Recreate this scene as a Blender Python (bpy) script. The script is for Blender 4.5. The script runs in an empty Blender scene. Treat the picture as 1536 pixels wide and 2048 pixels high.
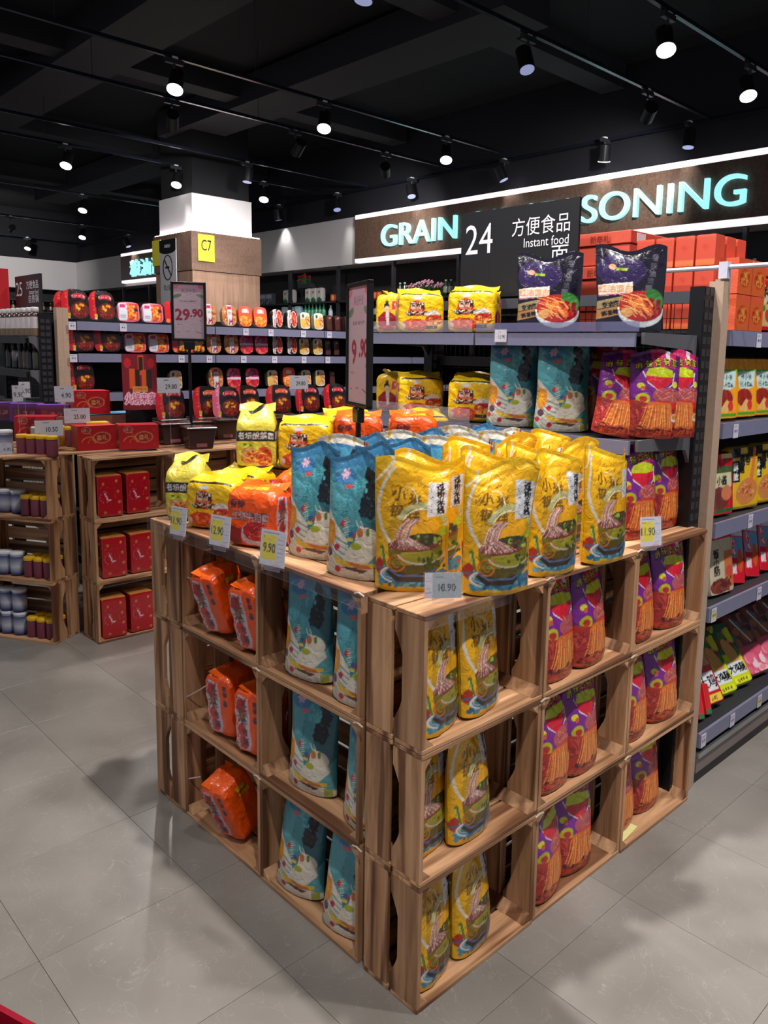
import bpy, math, random
import numpy as np
from mathutils import Vector, Matrix, Euler
random.seed(7); np.random.seed(7)
S = bpy.context.scene
COL = S.collection
PI = math.pi
R = math.radians

# ------------------------------------------------------------------ camera
F, PX, PY = 1579.08, 838.96, 929.80
CAM = np.array([-1.18672, -1.17864, 1.57258])
YAW, PITCH, ROLL = .7936, .1440, .0203
def _axes():
    cy, sy, cp, sp = math.cos(YAW), math.sin(YAW), math.cos(PITCH), math.sin(PITCH)
    w = np.array([cy*cp, sy*cp, -sp]); r0 = np.array([sy, -cy, 0.]); u0 = np.cross(r0, w)
    r = r0*math.cos(ROLL)+u0*math.sin(ROLL); u = -r0*math.sin(ROLL)+u0*math.cos(ROLL)
    return r, u, w
AR, AU, AW = _axes()
cam = bpy.data.cameras.new('camera'); cam_o = bpy.data.objects.new('camera', cam); COL.objects.link(cam_o)
cam.sensor_fit = 'VERTICAL'; cam.sensor_height = 36; cam.sensor_width = 27
cam.lens = F/2048*36
cam.shift_x = -(PX-768)/2048; cam.shift_y = -(1024-PY)/2048
cam.clip_start = .05; cam.clip_end = 100
cam_o.matrix_world = Matrix(((AR[0], AU[0], -AW[0], CAM[0]), (AR[1], AU[1], -AW[1], CAM[1]), (AR[2], AU[2], -AW[2], CAM[2]), (0, 0, 0, 1)))
S.camera = cam_o
def at(x, y, **k):
    'the point of the plane X=, Y= or Z= that photograph pixel (x, y) looks at'
    d = AW+AR*(x-PX)/F-AU*(y-PY)/F
    (a, v), = k.items(); i = 'XYZ'.index(a)
    return CAM+d*(v-CAM[i])/d[i]

# ------------------------------------------------------------------ world, exposure, big lights
world = bpy.data.worlds.new('world'); S.world = world; world.use_nodes = True
bg = world.node_tree.nodes['Background']; bg.inputs[0].default_value = (.80, .86, 1, 1); bg.inputs[1].default_value = .25
S.view_settings.view_transform = 'Standard'; S.view_settings.look = 'None'
S.view_settings.gamma = 1; S.view_settings.use_curve_mapping = False
S.view_settings.exposure = 0.17
S.cycles.max_bounces = 6; S.cycles.diffuse_bounces = 3; S.cycles.glossy_bounces = 3
S.cycles.transparent_max_bounces = 8; S.cycles.transmission_bounces = 4
S.cycles.sample_clamp_indirect = 4
CEIL = 5.2

# ------------------------------------------------------------------ materials
def lin(c):
    c = np.asarray(c, float)/255.
    return np.where(c <= .04045, c/12.92, ((c+.055)/1.055)**2.4)
def rgba(c): return tuple(float(v) for v in lin(c))+(1,)
def newmat(name):
    m = bpy.data.materials.new(name); m.use_nodes = True
    return m, m.node_tree.nodes, m.node_tree.links, m.node_tree.nodes['Principled BSDF']
def plain(name, c, rough=.5, metal=0, emit=0, coat=0, bump=0, scale=60, var=.12):
    m, N, L, b = newmat(name)
    b.inputs['Base Color'].default_value = rgba(c); b.inputs['Roughness'].default_value = rough
    b.inputs['Metallic'].default_value = metal
    if coat: b.inputs['Coat Weight'].default_value = coat; b.inputs['Coat Roughness'].default_value = .1
    if emit:
        b.inputs['Emission Color'].default_value = rgba(c); b.inputs['Emission Strength'].default_value = emit
        return m
    tc = N.new('ShaderNodeTexCoord'); n = N.new('ShaderNodeTexNoise'); n.inputs['Scale'].default_value = scale
    L.new(tc.outputs['Object'], n.inputs['Vector'])
    h = N.new('ShaderNodeHueSaturation'); h.inputs['Color'].default_value = rgba(c)
    mr = N.new('ShaderNodeMapRange'); mr.inputs[3].default_value = 1-var; mr.inputs[4].default_value = 1+var
    L.new(n.outputs['Fac'], mr.inputs[0]); L.new(mr.outputs[0], h.inputs['Value']); L.new(h.outputs[0], b.inputs['Base Color'])
    if bump:
        bp = N.new('ShaderNodeBump'); bp.inputs['Strength'].default_value = bump; bp.inputs['Distance'].default_value = .01
        L.new(n.outputs['Fac'], bp.inputs['Height']); L.new(bp.outputs[0], b.inputs['Normal'])
    return m
def printed(name, rough, coat, bump, scale=38, dist=.004):
    m, N, L, b = newmat(name)
    a = N.new('ShaderNodeAttribute'); a.attribute_name = 'Col'
    tc = N.new('ShaderNodeTexCoord'); n = N.new('ShaderNodeTexNoise'); n.inputs['Scale'].default_value = scale; n.inputs['Detail'].default_value = 3
    n.inputs['Distortion'].default_value = 1.2
    L.new(tc.outputs['Object'], n.inputs['Vector'])
    L.new(a.outputs['Color'], b.inputs['Base Color'])
    b.inputs['Roughness'].default_value = rough; b.inputs['Coat Weight'].default_value = coat; b.inputs['Coat Roughness'].default_value = .15
    if bump:
        bp = N.new('ShaderNodeBump'); bp.inputs['Strength'].default_value = bump; bp.inputs['Distance'].default_value = dist
        L.new(n.outputs['Fac'], bp.inputs['Height']); L.new(bp.outputs[0], b.inputs['Normal'])
    return m
FILM = printed('glossy_printed_film', .36, .35, 1.0)
CARD = printed('printed_card', .5, .1, 0)
SHINY = printed('shrink_wrapped_print', .25, .8, .45, 60)

def wood_mat(name, c1, c2, rough=.6, burn=.35, along=1.2, vert=False):
    m, N, L, b = newmat(name)
    tc = N.new('ShaderNodeTexCoord'); oi = N.new('ShaderNodeObjectInfo')
    mp = N.new('ShaderNodeMapping'); mp.inputs['Scale'].default_value = (9, 9, .6) if vert else (along, 14, 14)
    add = N.new('ShaderNodeVectorMath'); add.operation = 'ADD'
    mul = N.new('ShaderNodeVectorMath'); mul.operation = 'SCALE'; mul.inputs['Scale'].default_value = 37.
    cb = N.new('ShaderNodeCombineXYZ')
    for i in range(3): L.new(oi.outputs['Random'], cb.inputs[i])
    L.new(cb.outputs[0], mul.inputs[0]); L.new(tc.outputs['Object'], add.inputs[0]); L.new(mul.outputs[0], add.inputs[1])
    L.new(add.outputs[0], mp.inputs['Vector'])
    n = N.new('ShaderNodeTexNoise'); n.inputs['Scale'].default_value = 2.2; n.inputs['Detail'].default_value = 6; n.inputs['Roughness'].default_value = .6; n.inputs['Distortion'].default_value = .6
    L.new(mp.outputs[0], n.inputs['Vector'])
    r = N.new('ShaderNodeValToRGB'); e = r.color_ramp.elements
    e[0].position = .3; e[0].color = rgba(c2); e[1].position = .66; e[1].color = rgba(c1)
    L.new(n.outputs['Fac'], r.inputs[0])
    n2 = N.new('ShaderNodeTexNoise'); n2.inputs['Scale'].default_value = 1.1; n2.inputs['Detail'].default_value = 2
    mp2 = N.new('ShaderNodeMapping'); mp2.inputs['Scale'].default_value = (1.0, 19, 6)
    L.new(add.outputs[0], mp2.inputs['Vector']); L.new(mp2.outputs[0], n2.inputs['Vector'])
    r2 = N.new('ShaderNodeValToRGB'); e = r2.color_ramp.elements
    e[0].position = .40; e[0].color = (1-burn, 1-burn*1.12, 1-burn*1.2, 1); e[1].position = .50; e[1].color = (1, 1, 1, 1)
    L.new(n2.outputs['Fac'], r2.inputs[0])
    mx = N.new('ShaderNodeMix'); mx.data_type = 'RGBA'; mx.blend_type = 'MULTIPLY'; mx.inputs[0].default_value = 1
    L.new(r.outputs[0], mx.inputs[6]); L.new(r2.outputs[0], mx.inputs[7])
    hs = N.new('ShaderNodeHueSaturation'); mr = N.new('ShaderNodeMapRange'); mr.inputs[3].default_value = .82; mr.inputs[4].default_value = 1.12
    L.new(oi.outputs['Random'], mr.inputs[0]); L.new(mr.outputs[0], hs.inputs['Value']); L.new(mx.outputs[2], hs.inputs['Color'])
    L.new(hs.outputs[0], b.inputs['Base Color']); b.inputs['Roughness'].default_value = rough
    bp = N.new('ShaderNodeBump'); bp.inputs['Strength'].default_value = .25; bp.inputs['Distance'].default_value = .003
    L.new(n.outputs['Fac'], bp.inputs['Height']); L.new(bp.outputs[0], b.inputs['Normal'])
    return m
WOOD = wood_mat('crate_pine', (212, 164, 122), (152, 106, 70), burn=.68)
WALLWOOD = wood_mat('walnut_panel', (120, 94, 80), (92, 68, 56), .45, .15, 60)
PILLARW = wood_mat('pillar_walnut', (168, 134, 112), (136, 106, 90), .45, .12, vert=True)
BEIGE = plain('beige_laminate', (176, 150, 130), .5)
BLACK = plain('black_metal', (26, 26, 30), .4, .3)
DGREY = plain('dark_grey_metal', (52, 53, 58), .45, .2)
RAIL = plain('violet_grey_shelf_rail', (120, 120, 146), .3)
WHITE = plain('white_paint', (208, 205, 206), .6)
CEILM = plain('black_ceiling', (14, 15, 20), .9)
DUCT = plain('grey_duct', (44, 43, 48), .8)
STEEL = plain('brushed_steel', (190, 195, 200), .25, .9)
BASEB = plain('taupe_kick_board', (120, 108, 104), .35)
WHITEP = plain('white_card', (225, 225, 232), .4)
TRACKM = plain('black_track', (36, 40, 54), .25, .4)
TIE = plain('clear_nylon', (205, 190, 178), .3)
def emitter(name, c, s):
    m, N, L, b = newmat(name); b.inputs['Base Color'].default_value = rgba(c)
    b.inputs['Emission Color'].default_value = rgba(c); b.inputs['Emission Strength'].default_value = s
    return m
LAMPON = emitter('lit_lamp_face', (255, 250, 240), 5.)
LAMPDIM = emitter('dim_lamp_face', (165, 175, 220), .5)
LED = emitter('led_strip', (255, 240, 244), .95); COVE = emitter('cove_strip', (255, 240, 246), 14)
LETTER = emitter('lit_sign_letter', (160, 238, 245), .95)
def clear_mat(name, c, alpha):
    m, N, L, b = newmat(name)
    b.inputs['Base Color'].default_value = rgba(c); b.inputs['Alpha'].default_value = alpha; b.inputs['Roughness'].default_value = .12
    n = N.new('ShaderNodeTexNoise'); n.inputs['Scale'].default_value = 30
    mr = N.new('ShaderNodeMapRange'); mr.inputs[3].default_value = .08; mr.inputs[4].default_value = .2
    L.new(n.outputs['Fac'], mr.inputs[0]); L.new(mr.outputs[0], b.inputs['Roughness'])
    return m
CLEAR = clear_mat('clear_acrylic', (190, 190, 205), .16)
def floor_mat():
    m, N, L, b = newmat('grey_stone_tile')
    ge = N.new('ShaderNodeNewGeometry'); oi = N.new('ShaderNodeObjectInfo')
    n = N.new('ShaderNodeTexNoise'); n.inputs['Scale'].default_value = 2.3; n.inputs['Detail'].default_value = 5; n.inputs['Distortion'].default_value = .5
    L.new(ge.outputs['Position'], n.inputs['Vector'])
    r = N.new('ShaderNodeValToRGB'); e = r.color_ramp.elements
    e[0].position = .28; e[0].color = rgba((116, 110, 104)); e[1].position = .72; e[1].color = rgba((146, 140, 134))
    L.new(n.outputs['Fac'], r.inputs[0])
    w = N.new('ShaderNodeTexNoise'); w.inputs['Scale'].default_value = 5; w.inputs['Detail'].default_value = 4; w.inputs['Distortion'].default_value = 2.5
    L.new(ge.outputs['Position'], w.inputs['Vector'])
    v = N.new('ShaderNodeValToRGB'); e = v.color_ramp.elements
    e[0].position = .495; e[0].color = (0, 0, 0, 1); e[1].position = .5; e[1].color = (.28, .28, .28, 1)
    x = e.new(.505); x.color = (0, 0, 0, 1)
    L.new(w.outputs['Fac'], v.inputs[0])
    mx = N.new('ShaderNodeMix'); mx.data_type = 'RGBA'; mx.inputs[7].default_value = rgba((190, 186, 180))
    L.new(v.outputs[0], mx.inputs[0]); L.new(r.outputs[0], mx.inputs[6])
    hs = N.new('ShaderNodeHueSaturation'); mr = N.new('ShaderNodeMapRange'); mr.inputs[3].default_value = .94; mr.inputs[4].default_value = 1.05
    L.new(oi.outputs['Random'], mr.inputs[0]); L.new(mr.outputs[0], hs.inputs['Value']); L.new(mx.outputs[2], hs.inputs['Color'])
    L.new(hs.outputs[0], b.inputs['Base Color']); b.inputs['Roughness'].default_value = .30
    return m
LIP = clear_mat('clear_lip_plastic', (170, 165, 175), .06)
FLOORM = floor_mat()

# ------------------------------------------------------------------ object helpers
def link(name, me, mats=(), parent=None, loc=(0, 0, 0), rot=(0, 0, 0)):
    o = bpy.data.objects.new(name, me); COL.objects.link(o)
    if me is not None and mats:
        for m in (mats if isinstance(mats, (list, tuple)) else [mats]): me.materials.append(m)
    o.parent = parent; o.location = loc; o.rotation_euler = rot
    return o
def tag(o, label, cat, group=None):
    o['label'] = label; o['category'] = cat
    if group: o['group'] = group
    return o
def empty(name, loc, rz=0, label=None, cat=None, group=None, rot=None):
    o = bpy.data.objects.new(name, None); COL.objects.link(o); o.location = loc; o.rotation_euler = rot or (0, 0, rz)
    o.empty_display_size = .1
    if label: tag(o, label, cat, group)
    return o
def structure(o): o['kind'] = 'structure'; return o
class MB:
    def __init__(s): s.v = []; s.f = []
    def box(s, x0, y0, z0, x1, y1, z1):
        b = len(s.v); s.v += [(x, y, z) for z in (z0, z1) for y in (y0, y1) for x in (x0, x1)]
        s.f += [tuple(b+i for i in q) for q in ((0, 2, 3, 1), (4, 5, 7, 6), (0, 1, 5, 4), (2, 6, 7, 3), (0, 4, 6, 2), (1, 3, 7, 5))]
        return s
    def prism(s, pts, z0, z1, ax=2):
        'polygon pts extruded along axis ax'
        b = len(s.v); n = len(pts)
        def P(p, z): return (p[0], p[1], z) if ax == 2 else ((z, p[0], p[1]) if ax == 0 else (p[0], z, p[1]))
        s.v += [P(p, z0) for p in pts]+[P(p, z1) for p in pts]
        s.f += [tuple(b+i for i in range(n))[::-1], tuple(b+n+i for i in range(n))]
        s.f += [(b+i, b+(i+1) % n, b+n+(i+1) % n, b+n+i) for i in range(n)]
        return s
    def cyl(s, p, q, r, r2=None, n=14):
        p = Vector(p); q = Vector(q); r2 = r if r2 is None else r2
        d = (q-p).normalized(); a = d.orthogonal().normalized(); c = d.cross(a)
        b = len(s.v)
        for (o, rr) in ((p, r), (q, r2)):
            s.v += [tuple(o+a*math.cos(2*PI*i/n)*rr+c*math.sin(2*PI*i/n)*rr) for i in range(n)]
        s.f += [tuple(b+i for i in range(n))[::-1], tuple(b+n+i for i in range(n))]
        s.f += [(b+i, b+(i+1) % n, b+n+(i+1) % n, b+n+i) for i in range(n)]
        return s
    def tube(s, pts, r, n=6):
        for a, b in zip(pts, pts[1:]): s.cyl(a, b, r, n=n)
        return s
    def mesh(s, name='m', bevel=0):
        me = bpy.data.meshes.new(name); me.from_pydata(s.v, [], s.f)
        import bmesh
        bm = bmesh.new(); bm.from_mesh(me); bmesh.ops.recalc_face_normals(bm, faces=bm.faces)
        if bevel: bmesh.ops.bevel(bm, geom=list(bm.edges), offset=bevel, segments=1, affect='EDGES')
        bm.to_mesh(me); bm.free()
        return me
    def build(s, name, mat, parent=None, loc=(0, 0, 0), rot=(0, 0, 0), bevel=0, smooth=False):
        me = s.mesh(name, bevel)
        if smooth: me.polygons.foreach_set('use_smooth', [True]*len(me.polygons))
        return link(name, me, mat, parent, loc, rot)
def copy_tree(o, parent=None):
    c = o.copy(); COL.objects.link(c)
    if parent is not None: c.parent = parent
    for ch in o.children: copy_tree(ch, c)
    return c

# ------------------------------------------------------------------ text
_tc = {}
def text_mesh(s, ext=0.):
    k = (s, ext)
    if k not in _tc:
        c = bpy.data.curves.new('t', 'FONT'); c.body = s; c.extrude = ext; c.resolution_u = 8 if ext else 3; c.align_x = 'LEFT'
        o = bpy.data.objects.new('t', c); COL.objects.link(o); bpy.context.view_layer.update()
        me = bpy.data.meshes.new_from_object(o.evaluated_get(bpy.context.evaluated_depsgraph_get()))
        bpy.data.objects.remove(o); _tc[k] = me
    return _tc[k]
def text_obj(s, w, h, mat, loc, rot, name='lettering', parent=None, ext=0., bold=0):
    'flat lettering scaled to fill w x h, centred on loc'
    me = text_mesh(s, ext).copy()
    co = np.empty(len(me.vertices)*3); me.vertices.foreach_get('co', co); co = co.reshape(-1, 3)
    lo, hi = co[:, :2].min(0), co[:, :2].max(0); sc = np.array([w, h])/(hi-lo)
    co[:, :2] = (co[:, :2]-(lo+hi)/2)*sc
    me.vertices.foreach_set('co', co.ravel()); me.materials.clear()
    return link(name, me, mat, parent, loc, rot)
_tm = {}
def text_tris(s):
    if s not in _tm:
        me = text_mesh(s); me.calc_loop_triangles()
        co = np.array([v.co[:2] for v in me.vertices]); t = np.array([list(x.vertices) for x in me.loop_triangles])
        lo, hi = co.min(0), co.max(0)
        _tm[s] = ((co-(lo+hi)/2)/(hi[1]-lo[1]), t, (hi[0]-lo[0])/(hi[1]-lo[1]))
    return _tm[s]

# ------------------------------------------------------------------ print painter
class Canvas:
    'a small numpy drawing sheet; u to the right, v upward, both 0..1; a = width/height'
    def __init__(s, a, bg, H=220):
        s.H = H; s.W = max(8, int(H*a)); s.a = a
        s.p = np.zeros((s.H, s.W, 3)); s.p[:] = bg
        y, x = np.mgrid[0:s.H, 0:s.W]; s.u = (x+.5)/s.W; s.v = (y+.5)/s.H
        s.X = s.u*a; s.rs = np.random.RandomState(3)
    def put(s, m, c): s.p[m] = c; return s
    def rect(s, u0, v0, u1, v1, c): return s.put((s.u >= u0) & (s.u <= u1) & (s.v >= v0) & (s.v <= v1), c)
    def ell(s, u, v, ru, rv, c, rot=0, clip=None):
        dx = (s.u-u)*s.a; dy = s.v-v; cr, sr = math.cos(rot), math.sin(rot)
        m = ((dx*cr+dy*sr)/(ru*s.a))**2+((-dx*sr+dy*cr)/rv)**2 <= 1
        if clip is not None: m &= clip
        return s.put(m, c)
    def poly(s, pts, c):
        m = np.zeros_like(s.u, bool); n = len(pts)
        for i in range(n):
            (x1, y1), (x2, y2) = pts[i], pts[(i+1) % n]
            if y1 == y2: continue
            m ^= ((s.v > min(y1, y2)) & (s.v <= max(y1, y2)) & (s.u < x1+(s.v-y1)*(x2-x1)/(y2-y1)))
        return s.put(m, c)
    def line(s, pts, w, c):
        m = np.zeros_like(s.u, bool)
        for (x1, y1), (x2, y2) in zip(pts, pts[1:]):
            ax, ay, bx, by = x1*s.a, y1, x2*s.a, y2; dx, dy = bx-ax, by-ay; L = dx*dx+dy*dy+1e-12
            t = np.clip(((s.X-ax)*dx+(s.v-ay)*dy)/L, 0, 1)
            m |= (s.X-ax-t*dx)**2+(s.v-ay-t*dy)**2 < (w/2)**2
        return s.put(m, c)
    def arc(s, u, v, ru, rv, a0, a1, w, c, n=14):
        return s.line([(u+ru*math.cos(R(a0+(a1-a0)*i/n)), v+rv*math.sin(R(a0+(a1-a0)*i/n))) for i in range(n+1)], w, c)
    def text(s, t, u, v, h, c, rot=0, sx=1., fat=0):
        co, tr, asp = text_tris(t)
        q = co*h*np.array([sx, 1]); cr, sr = math.cos(rot), math.sin(rot)
        q = np.stack([q[:, 0]*cr-q[:, 1]*sr, q[:, 0]*sr+q[:, 1]*cr], 1)
        px = (q[:, 0]+u*s.a)*s.H; py = (q[:, 1]+v)*s.H
        m = np.zeros((s.H, s.W), bool)
        for a, b, d in tr:
            x = px[[a, b, d]]; y = py[[a, b, d]]
            x0, x1, y0, y1 = int(max(0, x.min()-1)), int(min(s.W, x.max()+2)), int(max(0, y.min()-1)), int(min(s.H, y.max()+2))
            if x0 >= x1 or y0 >= y1: continue
            yy, xx = np.mgrid[y0:y1, x0:x1]; xx = xx+.5; yy = yy+.5
            e = [(x[(i+1) % 3]-x[i])*(yy-y[i])-(y[(i+1) % 3]-y[i])*(xx-x[i]) for i in range(3)]
            m[y0:y1, x0:x1] |= ((e[0] >= 0) & (e[1] >= 0) & (e[2] >= 0)) | ((e[0] <= 0) & (e[1] <= 0) & (e[2] <= 0))
        for _ in range(fat):
            k = m.copy(); k[1:] |= m[:-1]; k[:-1] |= m[1:]; k[:, 1:] |= m[:, :-1]; k[:, :-1] |= m[:, 1:]; m = k
        return s.put(m, c)
    def strands(s, u0, v0, u1, v1, n, cols, w, bend=.1, clip=None):
        for i in range(n):
            a, b = s.rs.rand(2); c, d = s.rs.rand(2)
            x0, y0 = u0+(u1-u0)*a, v0+(v1-v0)*b; x1, y1 = u0+(u1-u0)*c, v0+(v1-v0)*d
            mx_, my = (x0+x1)/2+s.rs.uniform(-bend, bend), (y0+y1)/2+s.rs.uniform(-bend, bend)
            s.line([(x0, y0), (mx_, my), (x1, y1)], w, cols[i % len(cols)])
        return s
    def speck(s, u0, v0, u1, v1, n, cols, r):
        for i in range(n):
            s.ell(s.rs.uniform(u0, u1), s.rs.uniform(v0, v1), r*s.rs.uniform(.5, 1.2)/s.a, r*s.rs.uniform(.5, 1.2), cols[i % len(cols)])
        return s
    def sample(s, u, v):
        x = np.clip(u*s.W-.5, 0, s.W-1.001); y = np.clip(v*s.H-.5, 0, s.H-1.001)
        i = x.astype(int); j = y.astype(int); fx = (x-i)[..., None]; fy = (y-j)[..., None]; i2 = np.minimum(i+1, s.W-1); j2 = np.minimum(j+1, s.H-1)
        c = (s.p[j, i]*(1-fx)+s.p[j, i2]*fx)*(1-fy)+(s.p[j2, i]*(1-fx)+s.p[j2, i2]*fx)*fy
        return lin(c)
def pmesh(name, patches, mat, smooth=True):
    'patches: (P[nv,nu,3], C[nv,nu,3]) grids joined into one mesh with colours'
    V = []; Fa = []; Cc = []; b = 0
    for P, C_ in patches:
        nv, nu = P.shape[:2]; V.append(P.reshape(-1, 3)); Cc.append(C_.reshape(-1, 3))
        j, i = np.mgrid[0:nv-1, 0:nu-1]; k = (b+j*nu+i).ravel()
        Fa.append(np.stack([k, k+1, k+nu+1, k+nu], 1)); b += nv*nu
    V = np.concatenate(V); Fa = np.concatenate(Fa); Cc = np.concatenate(Cc)
    me = bpy.data.meshes.new(name)
    me.vertices.add(len(V)); me.vertices.foreach_set('co', V.ravel().astype(np.float32))
    me.loops.add(Fa.size); me.loops.foreach_set('vertex_index', Fa.ravel().astype(np.int32))
    me.polygons.add(len(Fa)); me.polygons.foreach_set('loop_start', (np.arange(len(Fa))*4).astype(np.int32))
    me.update(calc_edges=True)
    if smooth: me.polygons.foreach_set('use_smooth', np.ones(len(Fa), bool))
    at_ = me.color_attributes.new('Col', 'FLOAT_COLOR', 'POINT')
    at_.data.foreach_set('color', np.concatenate([Cc, np.ones((len(Cc), 1))], 1).ravel().astype(np.float32))
    me.materials.append(mat); me.validate()
    return me
def solid(P, c): return np.broadcast_to(lin(c), P.shape).copy()
def wave(x, y, seed, k=1.):
    r = np.random.RandomState(seed); o = 0
    for i in range(8):
        f = r.uniform(1.2, 4.5)*k; th = r.uniform(0, PI); ph = r.uniform(0, 6.3); a = x*math.cos(th)+y*math.sin(th); b = y*math.cos(th)-x*math.sin(th)
        s = np.sin(f*a+ph+1.1*np.sin(f*.45*b+ph*2)); m = .5+.5*np.sin(.7*f*b+ph*3)
        o = o+((1-np.abs(s))**2.2-.3)*m/3.2
    return o
def pouch(w, h, d, front, back, seed=0, nu=80, nv=124, mat=None, flop=.012, wr=.0055, taper=.06, flare=0., top=.012):
    'stand-up film pouch: fat oval foot, flat crimped top, creased film'
    u, v = np.meshgrid(np.linspace(0, 1, nu), np.linspace(0, 1, nv)); s = 2*u-1
    T = d/2*np.clip(1-v**2.3, 0, 1)**.75*(1-.25*np.exp(-v*14)); T = np.maximum(T, .0012)
    prof = np.clip(1-np.abs(s)**2.6, 0, 1)**.62
    ww = w*(1-taper*np.exp(-((v-.35)/.3)**2)-.03*np.exp(-v*8))
    ww = ww*(1+flare*(.45-v))
    rs = np.random.RandomState(seed+50)
    wn = wave(u*w*18, v*h*14, seed)
    amp = wr*(.25+.9*v**1.2+.5*np.exp(-v*9))*np.clip(1-np.abs(s)**6, 0, 1)
    curl = flop*(v**4)*np.sin(s*rs.uniform(1.5, 3.6)+rs.uniform(0, 6))+rs.uniform(-.6, .9)*flop*v**3
    z = v*h+top*(v**6)*np.sin(s*rs.uniform(1.8, 4.5)+rs.uniform(0, 6))+.010*(1-v)**8*(1-prof)
    x = s*ww/2
    yf = -T*prof+amp*wn+curl; yb = T*prof+amp*.6*wave(u*w*18, v*h*14, seed+9)+curl
    yb = np.maximum(yb, yf+.0008)
    Pf = np.stack([x, yf, z], -1); Pb = np.stack([x, yb, z], -1)[:, ::-1]
    Cf = front.sample(u, v); Cb = back.sample(1-u[:, ::-1], v) if isinstance(back, Canvas) else solid(Pb, back)
    k = 3
    Pb2 = Pb[::k, ::k] if False else Pb
    m = pmesh('pouch', [(Pf, Cf), (Pb2, Cb)], mat or FILM)
    # crimped seal strip across the top
    us = np.linspace(0, 1, nu); j = nv-1
    top = Pf[j].copy(); q = []
    for t in (0, .33, .66, 1.):
        row = top.copy(); row[:, 2] += .012*t; row[:, 1] += .0009*math.sin(t*9); q.append(row)
    q = np.array(q); seal = [(q, np.broadcast_to(front.sample(us, us*0+.99), q.shape).copy())]
    q2 = q[:, ::-1].copy(); q2[..., 1] += .0014
    seal.append((q2, seal[0][1][:, ::-1].copy()))
    return m, pmesh('seal', seal, mat or FILM)
def softbox(w, d, h, cv, n=10, wr=.003, seed=0, res=.006, mat=None, puff=0.):
    'rounded box; cv maps front/back/left/right/top/bottom to a Canvas or a colour'
    patches = []
    A = {'front': ((1, 0, 0), (0, 0, 1), (0, -1, 0), w, h), 'back': ((-1, 0, 0), (0, 0, 1), (0, 1, 0), w, h), 'right': ((0, 1, 0), (0, 0, 1), (1, 0, 0), d, h),
         'left': ((0, -1, 0), (0, 0, 1), (-1, 0, 0), d, h), 'top': ((1, 0, 0), (0, 1, 0), (0, 0, 1), w, d), 'bottom': ((1, 0, 0), (0, -1, 0), (0, 0, -1), w, d)}
    for k, (ea, eb, en, la, lb) in A.items():
        c = cv.get(k, cv.get('side', (128, 128, 128)))
        rr = res if isinstance(c, Canvas) else max(res*2, .012)
        if n > 30 and not isinstance(c, Canvas): na = nb = 2
        else: na, nb = max(4, int(la/rr)), max(4, int(lb/rr))
        u, v = np.meshgrid(np.linspace(0, 1, na), np.linspace(0, 1, nb))
        q = (2*u-1)[..., None]*np.array(ea, float)+(2*v-1)[..., None]*np.array(eb, float)+np.array(en, float)
        nn = (np.abs(q)**n).sum(-1)**(1/n) if n < 200 else np.ones(u.shape)
        q2 = q/nn[..., None]
        if puff:
            q2 = q2*(1+puff*np.clip(1-np.abs(2*u-1)**2, 0, 1)*np.clip(1-np.abs(2*v-1)**2, 0, 1))[..., None]
        P = q2*np.array([w/2, d/2, h/2])
        if wr:
            dd = wave(P[..., 0]*22+P[..., 2]*9, P[..., 1]*22+P[..., 2]*13, seed)*wr
            P = P+q2*dd[..., None]
        P[..., 2] += h/2
        C_ = c.sample(u, v) if isinstance(c, Canvas) else solid(P, c)
        patches.append((P, C_))
    return pmesh('pack', patches, mat or FILM, smooth=n < 100)
def tray(w, h, d, front, side, nt=3.2, nb=3.2, res=.006, taper=.8, mat=None, bulge=.006, skew=0.):
    'pack with a rounded outline standing on edge, face to -Y, tub tapering behind it'
    nu, nv = max(8, int(w/res)), max(8, int(h/res))
    u, v = np.meshgrid(np.linspace(0, 1, nu), np.linspace(0, 1, nv)); s = 2*u-1; t = 2*v-1
    e = np.where(t > 0, nt, nb); hw = np.clip(1-np.abs(t)**e, 0, 1)**(1/e); hw = np.maximum(hw, .35*(1-.0*t))
    x = s*hw*w/2+skew*(v-.5)*w; z = v*h
    y = -d/2-bulge*(1-s**2)*(1-t**2)
    P = np.stack([x, y, z], -1); uu = (x/w+.5)
    patches = [(P, front.sample(np.clip(uu, 0, 1), v))]
    loop = np.concatenate([P[0, :], P[1:, -1], P[-1, ::-1][1:], P[::-1, 0][1:]])
    cz = h/2; rows = []
    for f, yy in ((1, -d/2), (.97, -d/2+.006), (taper, d/2)):
        r = loop.copy(); r[:, 0] *= f; r[:, 2] = (r[:, 2]-cz)*f+cz; r[:, 1] = yy; rows.append(r)
    q = np.array(rows); patches.append((q[:, ::-1].copy(), solid(q, side)))
    bk = P[:, ::-1].copy(); bk[..., 0] *= taper; bk[..., 2] = (bk[..., 2]-cz)*taper+cz; bk[..., 1] = d/2
    patches.append((bk[::3, ::3] if False else bk, solid(bk, side)))
    me = pmesh('tray', patches, mat or SHINY, smooth=False)
    return me
def lathe(profile, cols, n=18, mat=None):
    'profile (r, z) list, cols colour per ring'
    a = np.linspace(0, 2*PI, n+1); q = np.array([[(r*math.cos(t), r*math.sin(t), z) for t in a] for r, z in profile])
    c = np.array([[lin(k)]*(n+1) for k in cols])
    return pmesh('turned', [(q, c)], mat or CARD)
def prod(name, me, loc, rz, label, cat, group=None, rot=None, parts=()):
    o = link(name, me, (), None, loc, rot or (0, 0, rz)); tag(o, label, cat, group)
    for pn, pm in parts: link(pn, pm, (), o)
    return o
ORD = ['first', 'second', 'third', 'fourth', 'fifth', 'sixth', 'seventh', 'eighth', 'ninth', 'tenth', 'eleventh', 'twelfth', 'thirteenth', 'fourteenth', 'fifteenth', 'sixteenth', 'seventeenth', 'eighteenth', 'nineteenth', 'twentieth']+['far']*40

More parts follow.
